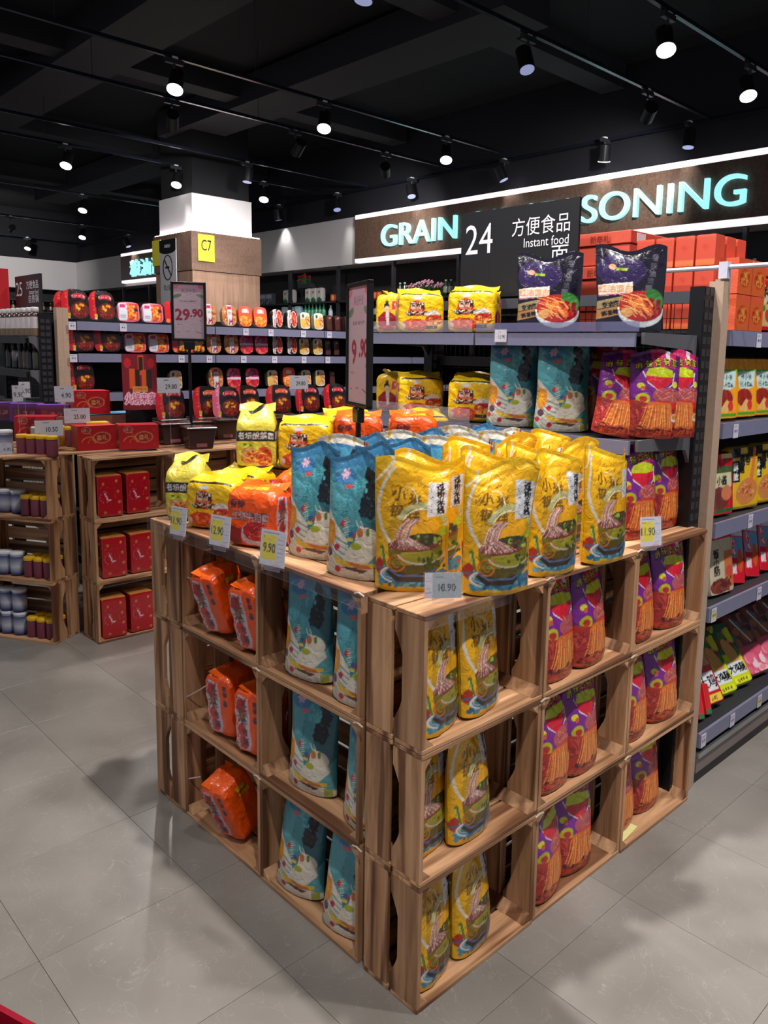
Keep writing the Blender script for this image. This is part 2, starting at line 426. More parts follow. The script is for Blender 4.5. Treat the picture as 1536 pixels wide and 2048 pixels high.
# ================================================================== STRUCTURE
fl = structure(MB().box(-7, -7, -.06, 8.5, 22.9, -.006).build('floor', FLOORM))
TX, TY = .4435, .4500
tm = MB().box(.0005, .0005, -.02, TX-.0005, TY-.0005, 0).mesh('tile', .0005); tm.materials.append(FLOORM)
for i in range(-4, 9):
    for j in range(-4, 11):
        link('tile', tm, (), fl, (-.1435+i*TX, -.112+j*TY, 0))
structure(MB().box(-7, -7, CEIL, 8.5, 22.9, CEIL+.1).build('ceiling', CEILM))
DARKW = plain('dark_navy_wall', (15, 17, 27), .8)
BACKW = plain('charcoal_wall', (38, 38, 42), .8)
structure(MB().box(8.5, -7, 0, 8.6, 22.9, CEIL).build('wall_right', BACKW))
structure(MB().box(-7, 22.9, 0, 8.5, 23.0, CEIL).build('wall_far', BACKW))
structure(MB().box(8.0, -7, 3.06, 8.5, 22.4, 3.87).build('trim_1', WHITE))
structure(MB().box(-7, 22.4, 3.06, 8.5, 22.9, 3.87).build('trim_2', WHITE))
structure(MB().box(8.05, -7, 3.872, 8.5, 22.4, CEIL-.002).build('trim_3', DARKW))
structure(MB().box(-7, 22.45, 3.872, 8.5, 22.9, CEIL-.002).build('trim_4', DARKW))
# ducts and beams under the ceiling
duct = MB().box(0, 0, 0, .7, 7, .35).mesh('d'); duct.materials.append(DUCT)
for k, (x, y, z, rz, lb) in enumerate([(.6, 3.4, 4.75, 0, 'wide dark duct crossing the ceiling at upper left'), (2.6, 5.6, 4.85, 0, 'dark duct running behind the first lamp track'),
        (4.9, 4.0, 4.8, 0, 'grey duct in the middle of the black ceiling'), (1.2, 9.5, 4.8, 0, 'far dark duct above the left aisle'), (5.6, 11.5, 4.8, 0, 'duct over the wood-clad column')]):
    tag(link('ceiling_duct', duct, (), None, (x, y, z), (0, 0, rz)), lb, 'duct', 'ceiling ducts')
b2 = MB().box(0, 0, 0, 12, .35, .3).mesh('b'); b2.materials.append(DUCT)
for y, z, lb in ((4.6, 4.9, 'nearest long black ceiling beam'), (8.6, 4.9, 'second long black ceiling beam from the camera'), (12.6, 4.9, 'third long black ceiling beam'), (16.6, 4.9, 'farthest long black ceiling beam')):
    tag(link('ceiling_beam', b2, (), None, (-4, y, z)), lb, 'beam', 'ceiling beams')

# column
col = empty('pillar', (5.55, 10.68, 0), label='wood-clad square pillar with glowing white top behind far shelves', cat='pillar')
MB().box(-.55, -.53, 3.3, .5, .53, 3.87).build('white_capital', WHITE, col)
MB().box(-.52, -.5, 3.872, .47, .5, CEIL-.02).build('shaft', CEILM, col)
MB().box(-.62, -.62, 2.72, .62, .62, 3.30).build('upper_panel', WALLWOOD, col)
MB().box(-.60, -.60, 0.0, .60, .60, 2.715).build('lower_panel', PILLARW, col)
for a in ((-.60, -.60, -.56, .6), (-.6, -.6, .6, -.56)):
    MB().box(a[0], a[1], 3.302, a[2], a[3], 3.315).build('led_strip', COVE, col)
for loc, rot in (((5.3, 9.98, 3.33), (0, 0, 0)), ):
    pass
# plates on the column
YPL = plain('yellow_plate', (205, 195, 50), .5)
t = tag(MB().box(-.14, -.006, -.2, .14, .006, .2).build('number_plate', YPL, None, (5.17, 10.045, 3.06)), 'yellow plate with a number on the pillar front', 'plate')
text_obj('C7', .17, .16, BLACK, (0, -.008, .04), (PI/2, 0, 0), 'lettering', t)
tag(MB().box(-.006, -.14, -.2, .006, .14, .2).build('number_plate', YPL, None, (4.922, 11.18, 3.04)), 'yellow plate at the left edge of the pillar', 'plate')
t = empty('no_smoking_sign', (4.92, 10.78, 2.72), -PI/2, 'grey no smoking notice with dark arched header on pillar', 'sign')
MB().box(-.27, -.012, -.5, .27, 0, .5).build('board', plain('grey_notice', (170, 170, 175), .5), t)
MB().prism([(-.27, .5), (.27, .5), (.27, .34)]+[(.27*math.cos(a), .34-.06*math.sin(a)) for a in np.linspace(.2, PI-.2, 9)]+[(-.27, .34)], -.016, -.0125, 1).build('header', BLACK, t)
ring = MB(); ring.tube([(.15*math.cos(a), -.016, .07+.19*math.sin(a)) for a in np.linspace(0, 2*PI, 25)], .008); ring.tube([(-.11, -.016, .2), (.11, -.016, -.06)], .008); ring.box(-.08, -.018, .06, .05, -.014, .085)
ring.build('no_smoking_symbol', BLACK, t)
text_obj('禁止吸烟', .3, .09, BLACK, (0, -.014, -.24), (PI/2, 0, 0), 'lettering', t)
text_obj('温馨提示', .2, .05, WHITEP, (0, -.0175, .4), (PI/2, 0, 0), 'lettering', t)
cv = Canvas(.8, (120, 108, 60)); cv.speck(.4, .2, .95, .8, 30, [(40, 50, 48), (60, 66, 60)], .06); cv.rect(.1, .05, .9, .16, (50, 60, 110))
P_ = softbox(.5, .01, .62, {'front': cv, 'side': (90, 80, 50)}, n=400, wr=0, mat=CARD, res=.02)
prod('poster', P_, (4.93, 10.8, 1.56), -PI/2, 'dull yellow poster with dark figures under no smoking notice', 'poster')

# ------------------------------------------------------------------ lit wall signs
def wall_sign(y0, y1, z0, z1, label, txt, ty0, ty1, tz0, tz1):
    t = empty('wall_sign', (8.0, (y0+y1)/2, 0), 0, label, 'sign'); w = (y1-y0)/2
    MB().box(-.12, -w, z0, -.04, w, z1).build('board', WALLWOOD, t)
    MB().box(-.11, -w, z1+.002, -.0, w, z1+.075).build('led_strip', LED, t)
    MB().box(-.11, -w, z0-.068, -.0, w, z0-.002).build('led_strip', LED, t)
    o = text_obj(txt, abs(ty1-ty0), tz1-tz0, LETTER, (-.145, (ty0+ty1)/2-(y0+y1)/2, (tz0+tz1)/2), (PI/2, 0, -PI/2), 'lettering', t, ext=.03)
    return t
wall_sign(1.0, 9.76, 3.13, 3.79, 'long walnut sign lettered GRAIN OIL SEASONING in glowing letters', 'GRAIN OIL SEASONING', 9.02, 2.87, 3.27, 3.62)
wall_sign(15.6, 19.17, 3.2, 3.8, 'distant walnut sign with glowing Chinese letters left of pillar', '粮油调味', 18.55, 16.3, 3.26, 3.67)

# ------------------------------------------------------------------ tracks and lamps
for k, (y, x0, x1) in enumerate([(2.29, -4, 7.85), (3.38, -4, 7.85), (6.22, -4, 7.85), (7.40, -4, 7.85), (9.4, -4, 7.85), (10.45, -4, 7.85), (13.98, -4, 7.85), (17.8, -4, 7.85), (21.2, -4, 7.85), (-1.2, -6, 7.85), (1.1, -6, 7.85)]):
    t = MB().box(x0, -.02, 0, x1, .02, .035).build('lamp_track', TRACKM, None, (0, y, 4.28))
    tag(t, '%s black lamp track across the ceiling counted from camera' % ORD[[9, 10, 0, 1, 2, 3, 4, 5, 6, 7, 8].index(k) if k in (9, 10) else k+2], 'track', 'lamp tracks across the ceiling')
t = tag(MB().box(-.02, 1.5, 0, .02, 22, .035).build('lamp_track', TRACKM, None, (7.9, 0, 4.27)), 'black lamp track running along the signed wall', 'track')
lb_ = MB().cyl((0, 0, 0), (0, 0, .2), .07, n=20).mesh(); lb_.materials.append(BLACK)
lf_ = MB().cyl((0, 0, -.006), (0, 0, .0), .076, n=20).mesh(); lf_.materials.append(LAMPON)
lfd = MB().cyl((0, 0, -.004), (0, 0, .0), .064, n=20).mesh(); lfd.materials.append(LAMPDIM)
lr_ = MB().cyl((0, 0, 0), (0, 0, .04), .012).box(-.09, -.02, .04, .09, .02, .085).mesh(); lr_.materials.append(DGREY)
ADP = MB().box(-.03, -.022, .086, .03, .022, .105).mesh(); ADP.materials.append(WHITEP)
spot_data = {}
def lamp(x, y, on, label, energy=0, tilt=(0, 0), cone=80, z=4.0, aim=None):
    t = empty('track_spotlight', (x, y, z), 0, label, 'spotlight', 'track spotlights')
    body = link('lamp_body', lb_, (), t, (0, 0, 0), (tilt[0], tilt[1], 0))
    if aim: body.rotation_mode = 'QUATERNION'; body.rotation_quaternion = (Vector((x, y, z))-Vector(aim)).to_track_quat('Z', 'Y')
    link('lamp_face', lf_ if on else lfd, (), body)
    link('track_adapter', lr_, (), t, (0, 0, .19)); link('clip', ADP, (), t, (0, 0, .19))
    if energy:
        k = (energy, cone)
        if k not in spot_data:
            L = bpy.data.lights.new('bulb', 'SPOT'); L.energy = energy; L.spot_size = R(cone); L.spot_blend = .7; L.shadow_soft_size = .06; L.color = (1, .965, .93)
            spot_data[k] = L
        o = bpy.data.objects.new('bulb', spot_data[k]); COL.objects.link(o); o.parent = body; o.location = (0, 0, -.02)
    return t
PXL = [(2.70, 6.22, 1, 'brightest spotlight at upper left of ceiling'), (4.49, 6.22, 1, 'lit spotlight above the pillar, right of the brightest one'), (3.25, 10.42, 1, 'lit spotlight at left, over the first far aisle'),
       (4.9, 10.43, 1, 'small lit spotlight just above the white pillar top'), (6.45, 10.4, 1, 'lit spotlight right of the white pillar top'), (4.88, 13.98, 1, 'far lit spotlight left of the pillar'), (6.37, 17.78, 1, 'tiny lit spotlight below another at left'),
       (6.3, 21.2, 1, 'tiny lit spotlight over the left wall corner'), (4.84, 17.8, 0, 'dim distant spotlight at far left'), (7.8, 18.5, 0, 'dim spotlight above the distant Chinese sign'),
       (2.67, 3.40, 0, 'spotlight at the top edge of the picture'), (4.53, 3.40, 0, 'large dim blue-faced spotlight at upper middle'), (4.92, 2.30, 1, 'lit spotlight at the upper right'), (6.47, 2.30, 1, 'lit spotlight near the right edge'),
       (6.44, 6.2, 1, 'lit spotlight over the left end of the long sign'), (7.8, 4.72, 1, 'lit spotlight over the middle of the long sign'), (3.29, 7.42, 0, 'dim spotlight hanging below the brightest one'),
       (4.95, 7.41, 0, 'dim spotlight behind the second bright one'), (6.48, 7.40, 0, 'dim spotlight just left of the one over the sign'), (7.84, 8.3, 0, 'small spotlight hanging before the white wall band'), (6.5, 3.38, 0, 'dim spotlight at right above the wall track'),
       (7.84, 6.4, 0, 'black spotlight washing the long sign, left one'), (7.84, 3.6, 0, 'black spotlight washing the long sign, right one'), (7.84, 10.2, 0, 'black spotlight washing the white wall band'),
       (7.84, 12.0, 0, 'black spotlight beside the one washing the white band'), (2.1, 10.4, 0, 'dim spotlight over the far left aisle'), (5.5, 9.4, 0, 'dark spotlight in front of the white pillar top')]
for i, (x, y, on, lb) in enumerate(PXL):
    wash = x > 6 and y < 13 and not on and x < 7.5
    lamp(x, y, on, lb, 190 if wash else (380 if (x, y) in ((4.95, 7.41), (3.29, 7.42)) else 500 if (x, y) == (4.84, 17.8) else (170 if (y < 11 and x < 7.5) else (22 if x > 7.5 else 150))), (R(12) if on else R(-22)*(i % 2), R(8) if i % 3 else R(-14)), aim=(8, y+1.5, 3.3) if wash else ((5.5, 22.4, 3.4) if (x, y) == (4.84, 17.8) else ((5.4, 10, 2.4) if (x, y) == (4.95, 7.41) else ((4.9, 10.8, 2.4) if (x, y) == (3.29, 7.42) else ((x-1.2, y-1.2, .9) if on and x < 7.5 else None)))))
# lamps of the same tracks outside the frame, over and behind the camera
KEY = [(.5, .55, 400, None), (-.9, -1.2, 230, None), (.9, -1.2, 230, None), (-2.7, -1.2, 150, None), (-2.7, 1.1, 50, None), (-.9, 2.29, 150, (.5, 4.2, 1.5)), (.9, 3.38, 90, None), (2.7, 1.1, 200, None), (2.7, -1.2, 220, (2.4, .1, .9)),
       (4.5, -1.2, 150, None), (1.7, 2.29, 240, (1.7, 3.9, 1.3)), (3.3, 2.29, 260, (3.2, 3.9, 1.4)), (-.9, 1.1, 200, (1.1, .7, 1.5)), (.9, 6.22, 120, None), (-.9, 6.22, 120, (.5, 4.3, 1.5)), (-2.7, 3.38, 40, None), (0, -1.2, 130, (1.2, .3, 1.3))]
for i, (x, y, e, a_) in enumerate(KEY):
    lamp(x, y, 1, 'lit spotlight outside the picture, %s in order from the display corner' % ['nearest', 'second', 'third', 'fourth', 'fifth', 'sixth', 'seventh', 'eighth', 'ninth', 'tenth', 'eleventh', 'twelfth', 'thirteenth', 'fourteenth', 'fifteenth', 'sixteenth', 'last'][i], e, cone=60 if a_ else 95, aim=a_)
rod = MB().cyl((0, 0, 0), (0, 0, CEIL-4.318), .004, n=6).mesh(); rod.materials.append(DGREY)
for i, (x, y) in enumerate([(1.6, 6.22), (3.6, 6.22), (5.6, 6.22), (3.4, 3.38), (5.4, 3.38), (2.4, 7.4), (4.4, 7.4), (3.0, 10.45), (5.2, 10.45), (5.6, 2.29), (7.2, 2.29)]):
    tag(link('hanging_rod', rod, (), None, (x, y, 4.316)), 'thin dark rod under the ceiling, %s counted along the lamp tracks' % ORD[i], 'rod', 'track suspension rods')

# ================================================================== CRATES
CW, CH, CD, TH = .448, .33, .2, .012
def plank_mesh(L, w, t=TH, cut=None):
    'long axis X, width Y, thickness Z'
    if not cut: m = MB().box(0, 0, 0, L, w, t).mesh('plank', .0015)
    else:
        pts = [(0, 0), (L, 0), (L, w)]
        for k in np.linspace(0, 1, 13):
            x = L*(.86-.72*k); e = cut*min(1, 1.5*max(0, math.sin(PI*k)))**1.0
            if k in (0, 1): pts.append((x, w))
            else: pts.append((x, w-e))
        pts.append((0, w)); m = MB().prism(pts, 0, t).mesh('plank')
    m.materials.append(WOOD); return m
PM_top = plank_mesh(CW, .094); PM_end = plank_mesh(CH-2*TH, .086); PM_endc = plank_mesh(CH-2*TH, .096, cut=.026); PM_slat = plank_mesh(CW-2*TH, .066, .008)
blk = MB().prism([(0, 0), (.026, 0), (0, .026)], 0, CD-.012, 1).mesh('block'); blk.materials.append(WOOD)
def make_crate():
    t = empty('wooden_crate', (0, 0, 0))
    for z in (0, CH-TH):
        for y in (.002, .104): link('plank', PM_top, (), t, (0, y, z))
    for x in (0, CW-TH):
        # ends: plank turned upright, local X -> world Z, local Y -> Y
        link('plank', PM_endc, (), t, (x+TH, .003, TH), (0, -PI/2, 0)); link('plank', PM_end, (), t, (x+TH, .112, TH), (0, -PI/2, 0))
    for z in (.016, .093, .170, .247): link('slat', PM_slat, (), t, (TH, CD-.001, z), (PI/2, 0, 0))
    for sx, x in ((1, TH+.0005), (-1, CW-TH-.0005)):
        for sz, z in ((1, TH+.0005), (-1, CH-TH-.0005)):
            o = link('corner_block', blk, (), t, (x, .004, z)); 
            o.rotation_euler = (0, {(1, 1): 0, (-1, 1): -PI/2, (-1, -1): PI, (1, -1): PI/2}[(sx, sz)], 0)
    return t
CR0 = make_crate(); used_crate = [False]
def crate(x, y, z, rz, label, group):
    if not used_crate[0]: c = CR0; used_crate[0] = True
    else: c = copy_tree(CR0)
    c.location = (x, y, z); c.rotation_euler = (0, 0, rz); return tag(c, label, 'crate', group)
LV = ['bottom', 'middle', 'top']; G1 = 'wooden crates of the main noodle island'; G2 = 'wooden crates of the far left display'
for k in range(3):
    z = k*.3305; n = LV[k]
    crate(.004, .002, z, 0, n+' wooden crate at the near corner holding yellow pouches', G1)
    crate(.459, .006-.002*k, z, 0, n+' crate of the middle purple-bag stack, right face', G1)
    crate(.908, .002, z, 0, n+' crate of the rightmost purple-bag stack', G1)
    crate(.002, .672, z, -PI/2, n+' crate holding teal pouches on the left face', G1)
    crate(.004, 1.126, z, -PI/2, n+' crate holding orange noodle packs', G1)
    crate(.452, 1.332, z, PI, n+' end-on crate at the left end of the island', G1)
# deck boards over the hollow middle
dk = empty('deck', (0, 0, 0), 0, 'bare plank deck covering the hollow middle of the island', 'deck')
dkm = MB().box(0, 0, 0, 1.15, .1125, .011).mesh('board', .0015); dkm.materials.append(WOOD)
for j in range(10): link('plank', dkm, (), dk, (.19, .190+j*.1155, .9918))
# far left display: rotated stack A and straight stack B
angA = math.atan2(-.862, .507)
for k in range(3):
    z = k*.3305; n = LV[k]
    d = np.array([.507, -.862]); p = np.array([.244, 2.983])-d*CW
    crate(p[0], p[1], z, angA, n+' crate at the left edge holding cans and jars', G2)
    p2 = p-d*(CW+.01); crate(p2[0], p2[1], z, angA, n+' crate just outside the left edge of the picture', G2)
    crate(.418, 2.835, z, 0, n+' crate holding red can packs behind the island', G2)
    crate(.871, 2.835, z, 0, n+' second crate along, mostly hidden behind the island', G2)
    crate(1.324, 2.835, z, 0, n+' third crate along, hidden behind the island', G2)
    crate(1.777, 2.835, z, 0, n+' fourth crate along, hidden behind the island', G2)
    crate(2.230, 2.835, z, 0, n+' fifth crate along, hidden behind the island', G2)
dk = empty('deck', (0, 0, 0), 0, 'plank deck under the red gift boxes at left', 'deck')
dkm2 = MB().box(0, 0, 0, 2.55, .108, .011).mesh('board', .0015); dkm2.materials.append(WOOD)
for j in range(6): link('plank', dkm2, (), dk, (.06+.03*(j % 2), 3.04+j*.111, .9918))
# clear ticket lip along the island's top edge, cable ties
tag(MB().box(-.006, .2, .955, -.002, 1.335, .996).build('ticket_lip', LIP), 'clear plastic lip along the island top, left face', 'strip')
tag(MB().box(.0, -.006, .962, .3, -.002, .996).build('ticket_lip', LIP), 'clear plastic lip at the near corner top edge', 'strip')
def tie(pts, label):
    tag(MB().tube(pts, .0022, 5).build('cable_tie', TIE), label, 'tie', 'cable ties joining crates')
for k in (1, 2, 3):
    z = k*.3305
    for y, w in ((.674, 'teal and orange crates'), (.221, 'teal and corner crates')):
        tie([(-.003, y-.018, z-.002), (-.005, y, z+.004), (-.003, y+.018, z-.002)], 'small clear cable tie joining %s, %s level' % (w, LV[k-1]))
    for x, w in ((.4555, 'corner and middle stacks'), (.907, 'middle and right stacks')):
        tie([(x-.018, -.003, z-.002), (x, -.005, z+.004), (x+.018, -.003, z-.002)], 'clear cable tie joining %s on the right face, %s level' % (w, LV[k-1]))
tie([(.02, 1.11, .83), (.06, 1.0, .81)], 'loose cable tie end inside top orange crate')
tie([(.01, 1.118, .42), (.03, 1.06, .46), (.08, .98, .53)], 'loose cable tie end inside middle orange crate')
tie([(.01, 1.118, .13), (.03, 1.07, .15)], 'loose cable tie end inside bottom orange crate')

# ================================================================== GONDOLAS
BRK = plain('bracket_grey', (92, 92, 98), .45)
def slotted(h, parent, loc, rot=(0, 0, 0)):
    m = MB().box(-.045, 0, 0, .03, .05, h).build('upright', BLACK, parent, loc, rot)
    s = MB()
    for k in range(int(h/.04)): s.box(-.036, -.0015, .012+k*.04, -.012, 0, .036+k*.04); s.box(-.004, -.0015, .012+k*.04, .020, 0, .036+k*.04)
    o = s.build('slots', DGREY, m); o['kind'] = 'stuff'
    return m
def bracket(parent, x0, x1, y, z, up=False):
    'shelf arm reaching from the upright at x1 to the lip at x0'
    MB().prism([(x0, z), (x1, z), (x1, z-.13), (x1-.03, z-.13), (x1-.05, z-.085), (x1-.075, z-.05), (x0, z-.035)], y-.006, y+.006, 1).build('bracket', BRK, parent)
def endcap(name, X0, X1, Y0, Y1, zs, H, label, rail_mat=RAIL, back=True, seam=None):
    'end shelving facing -X: lip at X0, back at X1'
    g = empty(name, (X1, (Y0+Y1)/2, 0), 0, label, 'shelving unit', 'shelving units')
    oy = (Y0+Y1)/2; ox = X1
    for y in (Y0, (Y0+Y1)/2-.025, Y1-.05): slotted(H, g, (-.05, y-oy, 0))
    for z in (H-.05, .35, zs[0]-.13): MB().box(-.045, Y0-oy+.05, z, -.015, Y1-oy-.05, z+.04).build('crossbar', plain('frame_grey', (64, 66, 74), .45), g)
    w = MB()
    n = int((Y1-Y0)/.028)
    for k in range(1, n): w.box(-.022, Y0-oy+k*.028, .4, -.020, Y0-oy+k*.028+.002, H-.05)
    for z in np.arange(.5, H-.05, .1): w.box(-.0225, Y0-oy+.05, z, -.0205, Y1-oy-.05, z+.002)
    o = w.build('wire_grid', BLACK, g); o['kind'] = 'stuff'
    for z in zs:
        MB().box(X0-ox, Y0-oy+.03, z-.012, -.05, Y1-oy-.03, z-.002).build('shelf_board', DGREY, g)
        ys = [Y0+.03, Y1-.03] if seam is None else [Y0+.03, seam-.005, seam+.005, Y1-.03]
        for a, b in zip(ys[::2], ys[1::2]): MB().box(X0-ox-.012, a-oy, z-.044, X0-ox-.001, b-oy, z-.002).build('price_rail', rail_mat, g)
        for y in (Y0+.02, Y1-.02): bracket(g, X0-ox+.02, -.05, y-oy, z)
    return g
EX0, EX1 = .97, 1.42
e24 = endcap('end_shelving', EX0, EX1, .06, 1.36, [1.64, 1.31], 1.80, 'black end shelving with yellow packs and purple pouches under sign 24', seam=.735)
lp = tag(MB().box(EX0-.016, .745, 1.642, EX0-.013, 1.33, 1.685).build('clear_shelf_lip', CLEAR), 'clear lip before yellow packs on the top shelf', 'shelf lip')
lp = tag(MB().box(EX0-.016, .745, 1.312, EX0-.013, 1.33, 1.365).build('clear_shelf_lip', CLEAR), 'clear lip before yellow packs on the second shelf', 'shelf lip')
tag(MB().box(EX0-.016, .075, 1.642, EX0-.013, .725, 1.672).build('clear_shelf_lip', clear_mat('tinted_lip', (120, 120, 160), .45)), 'tinted lip before the purple pouches on the top shelf', 'shelf lip')
def run(name, X0, X1, Y0, zs, H, label, dep=.42, rails=RAIL):
    'shelf run facing -Y with its lip at Y0'
    g = empty(name, (X0, Y0, 0), 0, label, 'shelving unit', 'shelving units'); w = X1-X0
    MB().box(0, dep, 0, w, dep+.02, H).build('back_panel', BLACK, g)
    MB().box(.002, .03, 0, w, dep-.002, .13).build('base', BLACK, g)
    for z in zs:
        MB().box(.002, .012, z-.014, w, dep-.002, z-.002).build('shelf_board', DGREY, g)
        n = max(1, int(w/.9))
        for k in range(n): MB().box(.004+k*w/n, 0, z-.056, (k+1)*w/n-.004, .011, z-.002).build('price_rail', rails, g)
    return g
r24 = run('shelf_run', 1.47, 6.6, .03, [1.665, 1.345, .99, .68, .2], 1.70, 'shelf run of meats and snacks at the right edge')
MB().box(0, -.004, .105, 5.1, .028, .125).build('chrome_strip', STEEL, r24)
MB().box(0, .004, .045, 5.1, .028, .102).build('kick_board', BASEB, r24)
MB().box(0, .012, 0.0, 5.1, .028, .042).build('toe_strip', BLACK, r24)
t = empty('corner_post', (1.41, .055, 0), 0, 'beige laminate corner post at the end of the right shelf run', 'post')
MB().box(-.012, -.025, 0, .022, .025, 1.82).build('post_face', BEIGE, t); MB().box(.023, -.02, 0, .05, .022, 1.83).build('post_face', BEIGE, t)
r25 = run('shelf_run', .78, 6.6, 3.9, [1.712, 1.512, 1.262, .9, .5, .2], 1.76, 'far shelf run of hotpot boxes and trays facing the aisle')
t = empty('corner_post', (.70, 3.93, 0), 0, 'beige laminate corner post at the end of the far shelf run', 'post')
MB().box(-.035, -.02, 0, .0, .03, 1.79).build('post_face', BEIGE, t); MB().box(.001, -.018, 0, .035, .03, 1.79).build('post_face', BEIGE, t)
e25 = endcap('end_shelving', .49, .66, 3.93, 5.3, [1.61, 1.405, 1.2], 1.75, 'black end shelving with sauce bottles at the left edge', rail_mat=DGREY)

# clear rod ticket holder over the corner
tag(MB().cyl((1.43, .42, 1.868), (1.43, -.12, 1.868), .008, n=8).box(1.415, .03, 1.83, 1.445, .06, 1.885).build('clear_rail', plain('frosted_rail', (190, 190, 205), .3), None), 'thin pale rail clamped above the beige corner post', 'rail')

# aisle signs
def aisle_sign(x, y, z0, z1, w, rz, label, num, a, b, c):
    t = empty('aisle_sign', (x, y, z0), rz, label, 'sign'); h = z1-z0
    MB().box(-w/2, -.006, 0, w/2, .006, h).build('board', plain('sign_black', (30, 30, 33), .4), t)
    text_obj(num, w*.25, h*.34, WHITEP, (-w*.33, -.008, h*.68), (PI/2, 0, 0), 'lettering', t)
    text_obj(a, w*.47, h*.2, WHITEP, (w*.2, -.008, h*.76), (PI/2, 0, 0), 'lettering', t)
    text_obj(b, w*.36, h*.10, WHITEP, (w*.25, -.008, h*.58), (PI/2, 0, 0), 'lettering', t)
    text_obj(c, w*.13*len(c), h*.2, WHITEP, (w*.365-w*.065*(len(c)-1), -.008, h*.42), (PI/2, 0, 0), 'lettering', t)
    for s in (-1, 1): MB().box(s*w*.4-.01, .007, -.25, s*w*.4+.01, .017, .1).build('bracket', BLACK, t)
    return t
aisle_sign(1.39, .905, 1.80, 2.155, .60, -PI/2, 'black aisle sign numbered 24, Instant food, above the purple pouches', '24', '方便食品', 'Instant food', '面')
aisle_sign(.64, 4.30, 1.74, 2.0, .46, -PI/2, 'black aisle sign numbered 25 over the bottles at left', '25', '方便食品', 'Instant food', '自热锅')

# framed price signs on poles
def price_sign(x, y, z0, h, w, rz, zb, label, price, dec):
    t = empty('price_stand', (x, y, zb), rz, label, 'price sign')
    z = z0-zb
    f = empty('frame', (0, 0, z)); f.parent = t
    for a in ((-w/2, 0, -w/2+.014, h), (w/2-.014, 0, w/2, h), (-w/2, 0, w/2, .014), (-w/2, h-.014, w/2, h)):
        MB().box(a[0], -.01, a[1], a[2], .01, a[3]).build('frame_side', BLACK, f, bevel=.003)
    cv = Canvas(w/h, (205, 178, 190), 200)
    cv.poly([(0, .8), (1, .86), (1, 1), (0, 1)], (214, 170, 186)); cv.ell(.05, .97, .14, .06, (220, 130, 150)); cv.ell(.93, .97, .12, .05, (215, 110, 135))
    cv.ell(.12, .78, .16, .035, (110, 140, 110), .3); cv.ell(.9, .79, .14, .03, (120, 150, 120), -.3)
    cv.text('新店开业', .5, .88, .08, (120, 116, 128), sx=.8)
    cv.text('超值自选商品价格优惠', .5, .69, .032, (90, 70, 80))
    cv.text(price, .29, .44, .2, (168, 40, 64), fat=2, sx=1.0); cv.text(dec, .75, .475, .14, (168, 40, 64), fat=2)
    cv.text('元', .88, .33, .03, (110, 70, 80)); cv.text('规格 500g', .2, .26, .025, (110, 90, 100)); cv.line([(.1, .12), (.2, .12)], .01, (150, 120, 135)); cv.line([(.4, .13), (.52, .13)], .01, (150, 120, 135)); cv.line([(.72, .13), (.92, .1)], .01, (120, 95, 110))
    p = softbox(w-.026, .006, h-.026, {'front': cv, 'back': cv, 'side': (180, 160, 170)}, n=400, wr=0, mat=SHINY, res=.0025)
    link('price_sheet', p, (), t, (0, 0, z+.013))
    MB().box(-.03, -.012, z-.05, .03, .012, z-.001).build('clamp', BLACK, t, bevel=.004)
    MB().cyl((0, 0, .012), (0, 0, z-.05), .009, n=10).build('pole', BLACK, t)
    MB().cyl((0, 0, 0), (0, 0, .012), .06, n=20).build('foot', BLACK, t)
price_sign(1.10, 3.07, 1.60, .335, .195, R(-32), .991, 'framed pink price sign reading 29.90 on a black pole', '29', '.90')
price_sign(.475, .80, 1.385, .40, .23, R(-112), .992, 'framed pink price sign reading 9.90, turned nearly edge-on', '9', '.90')

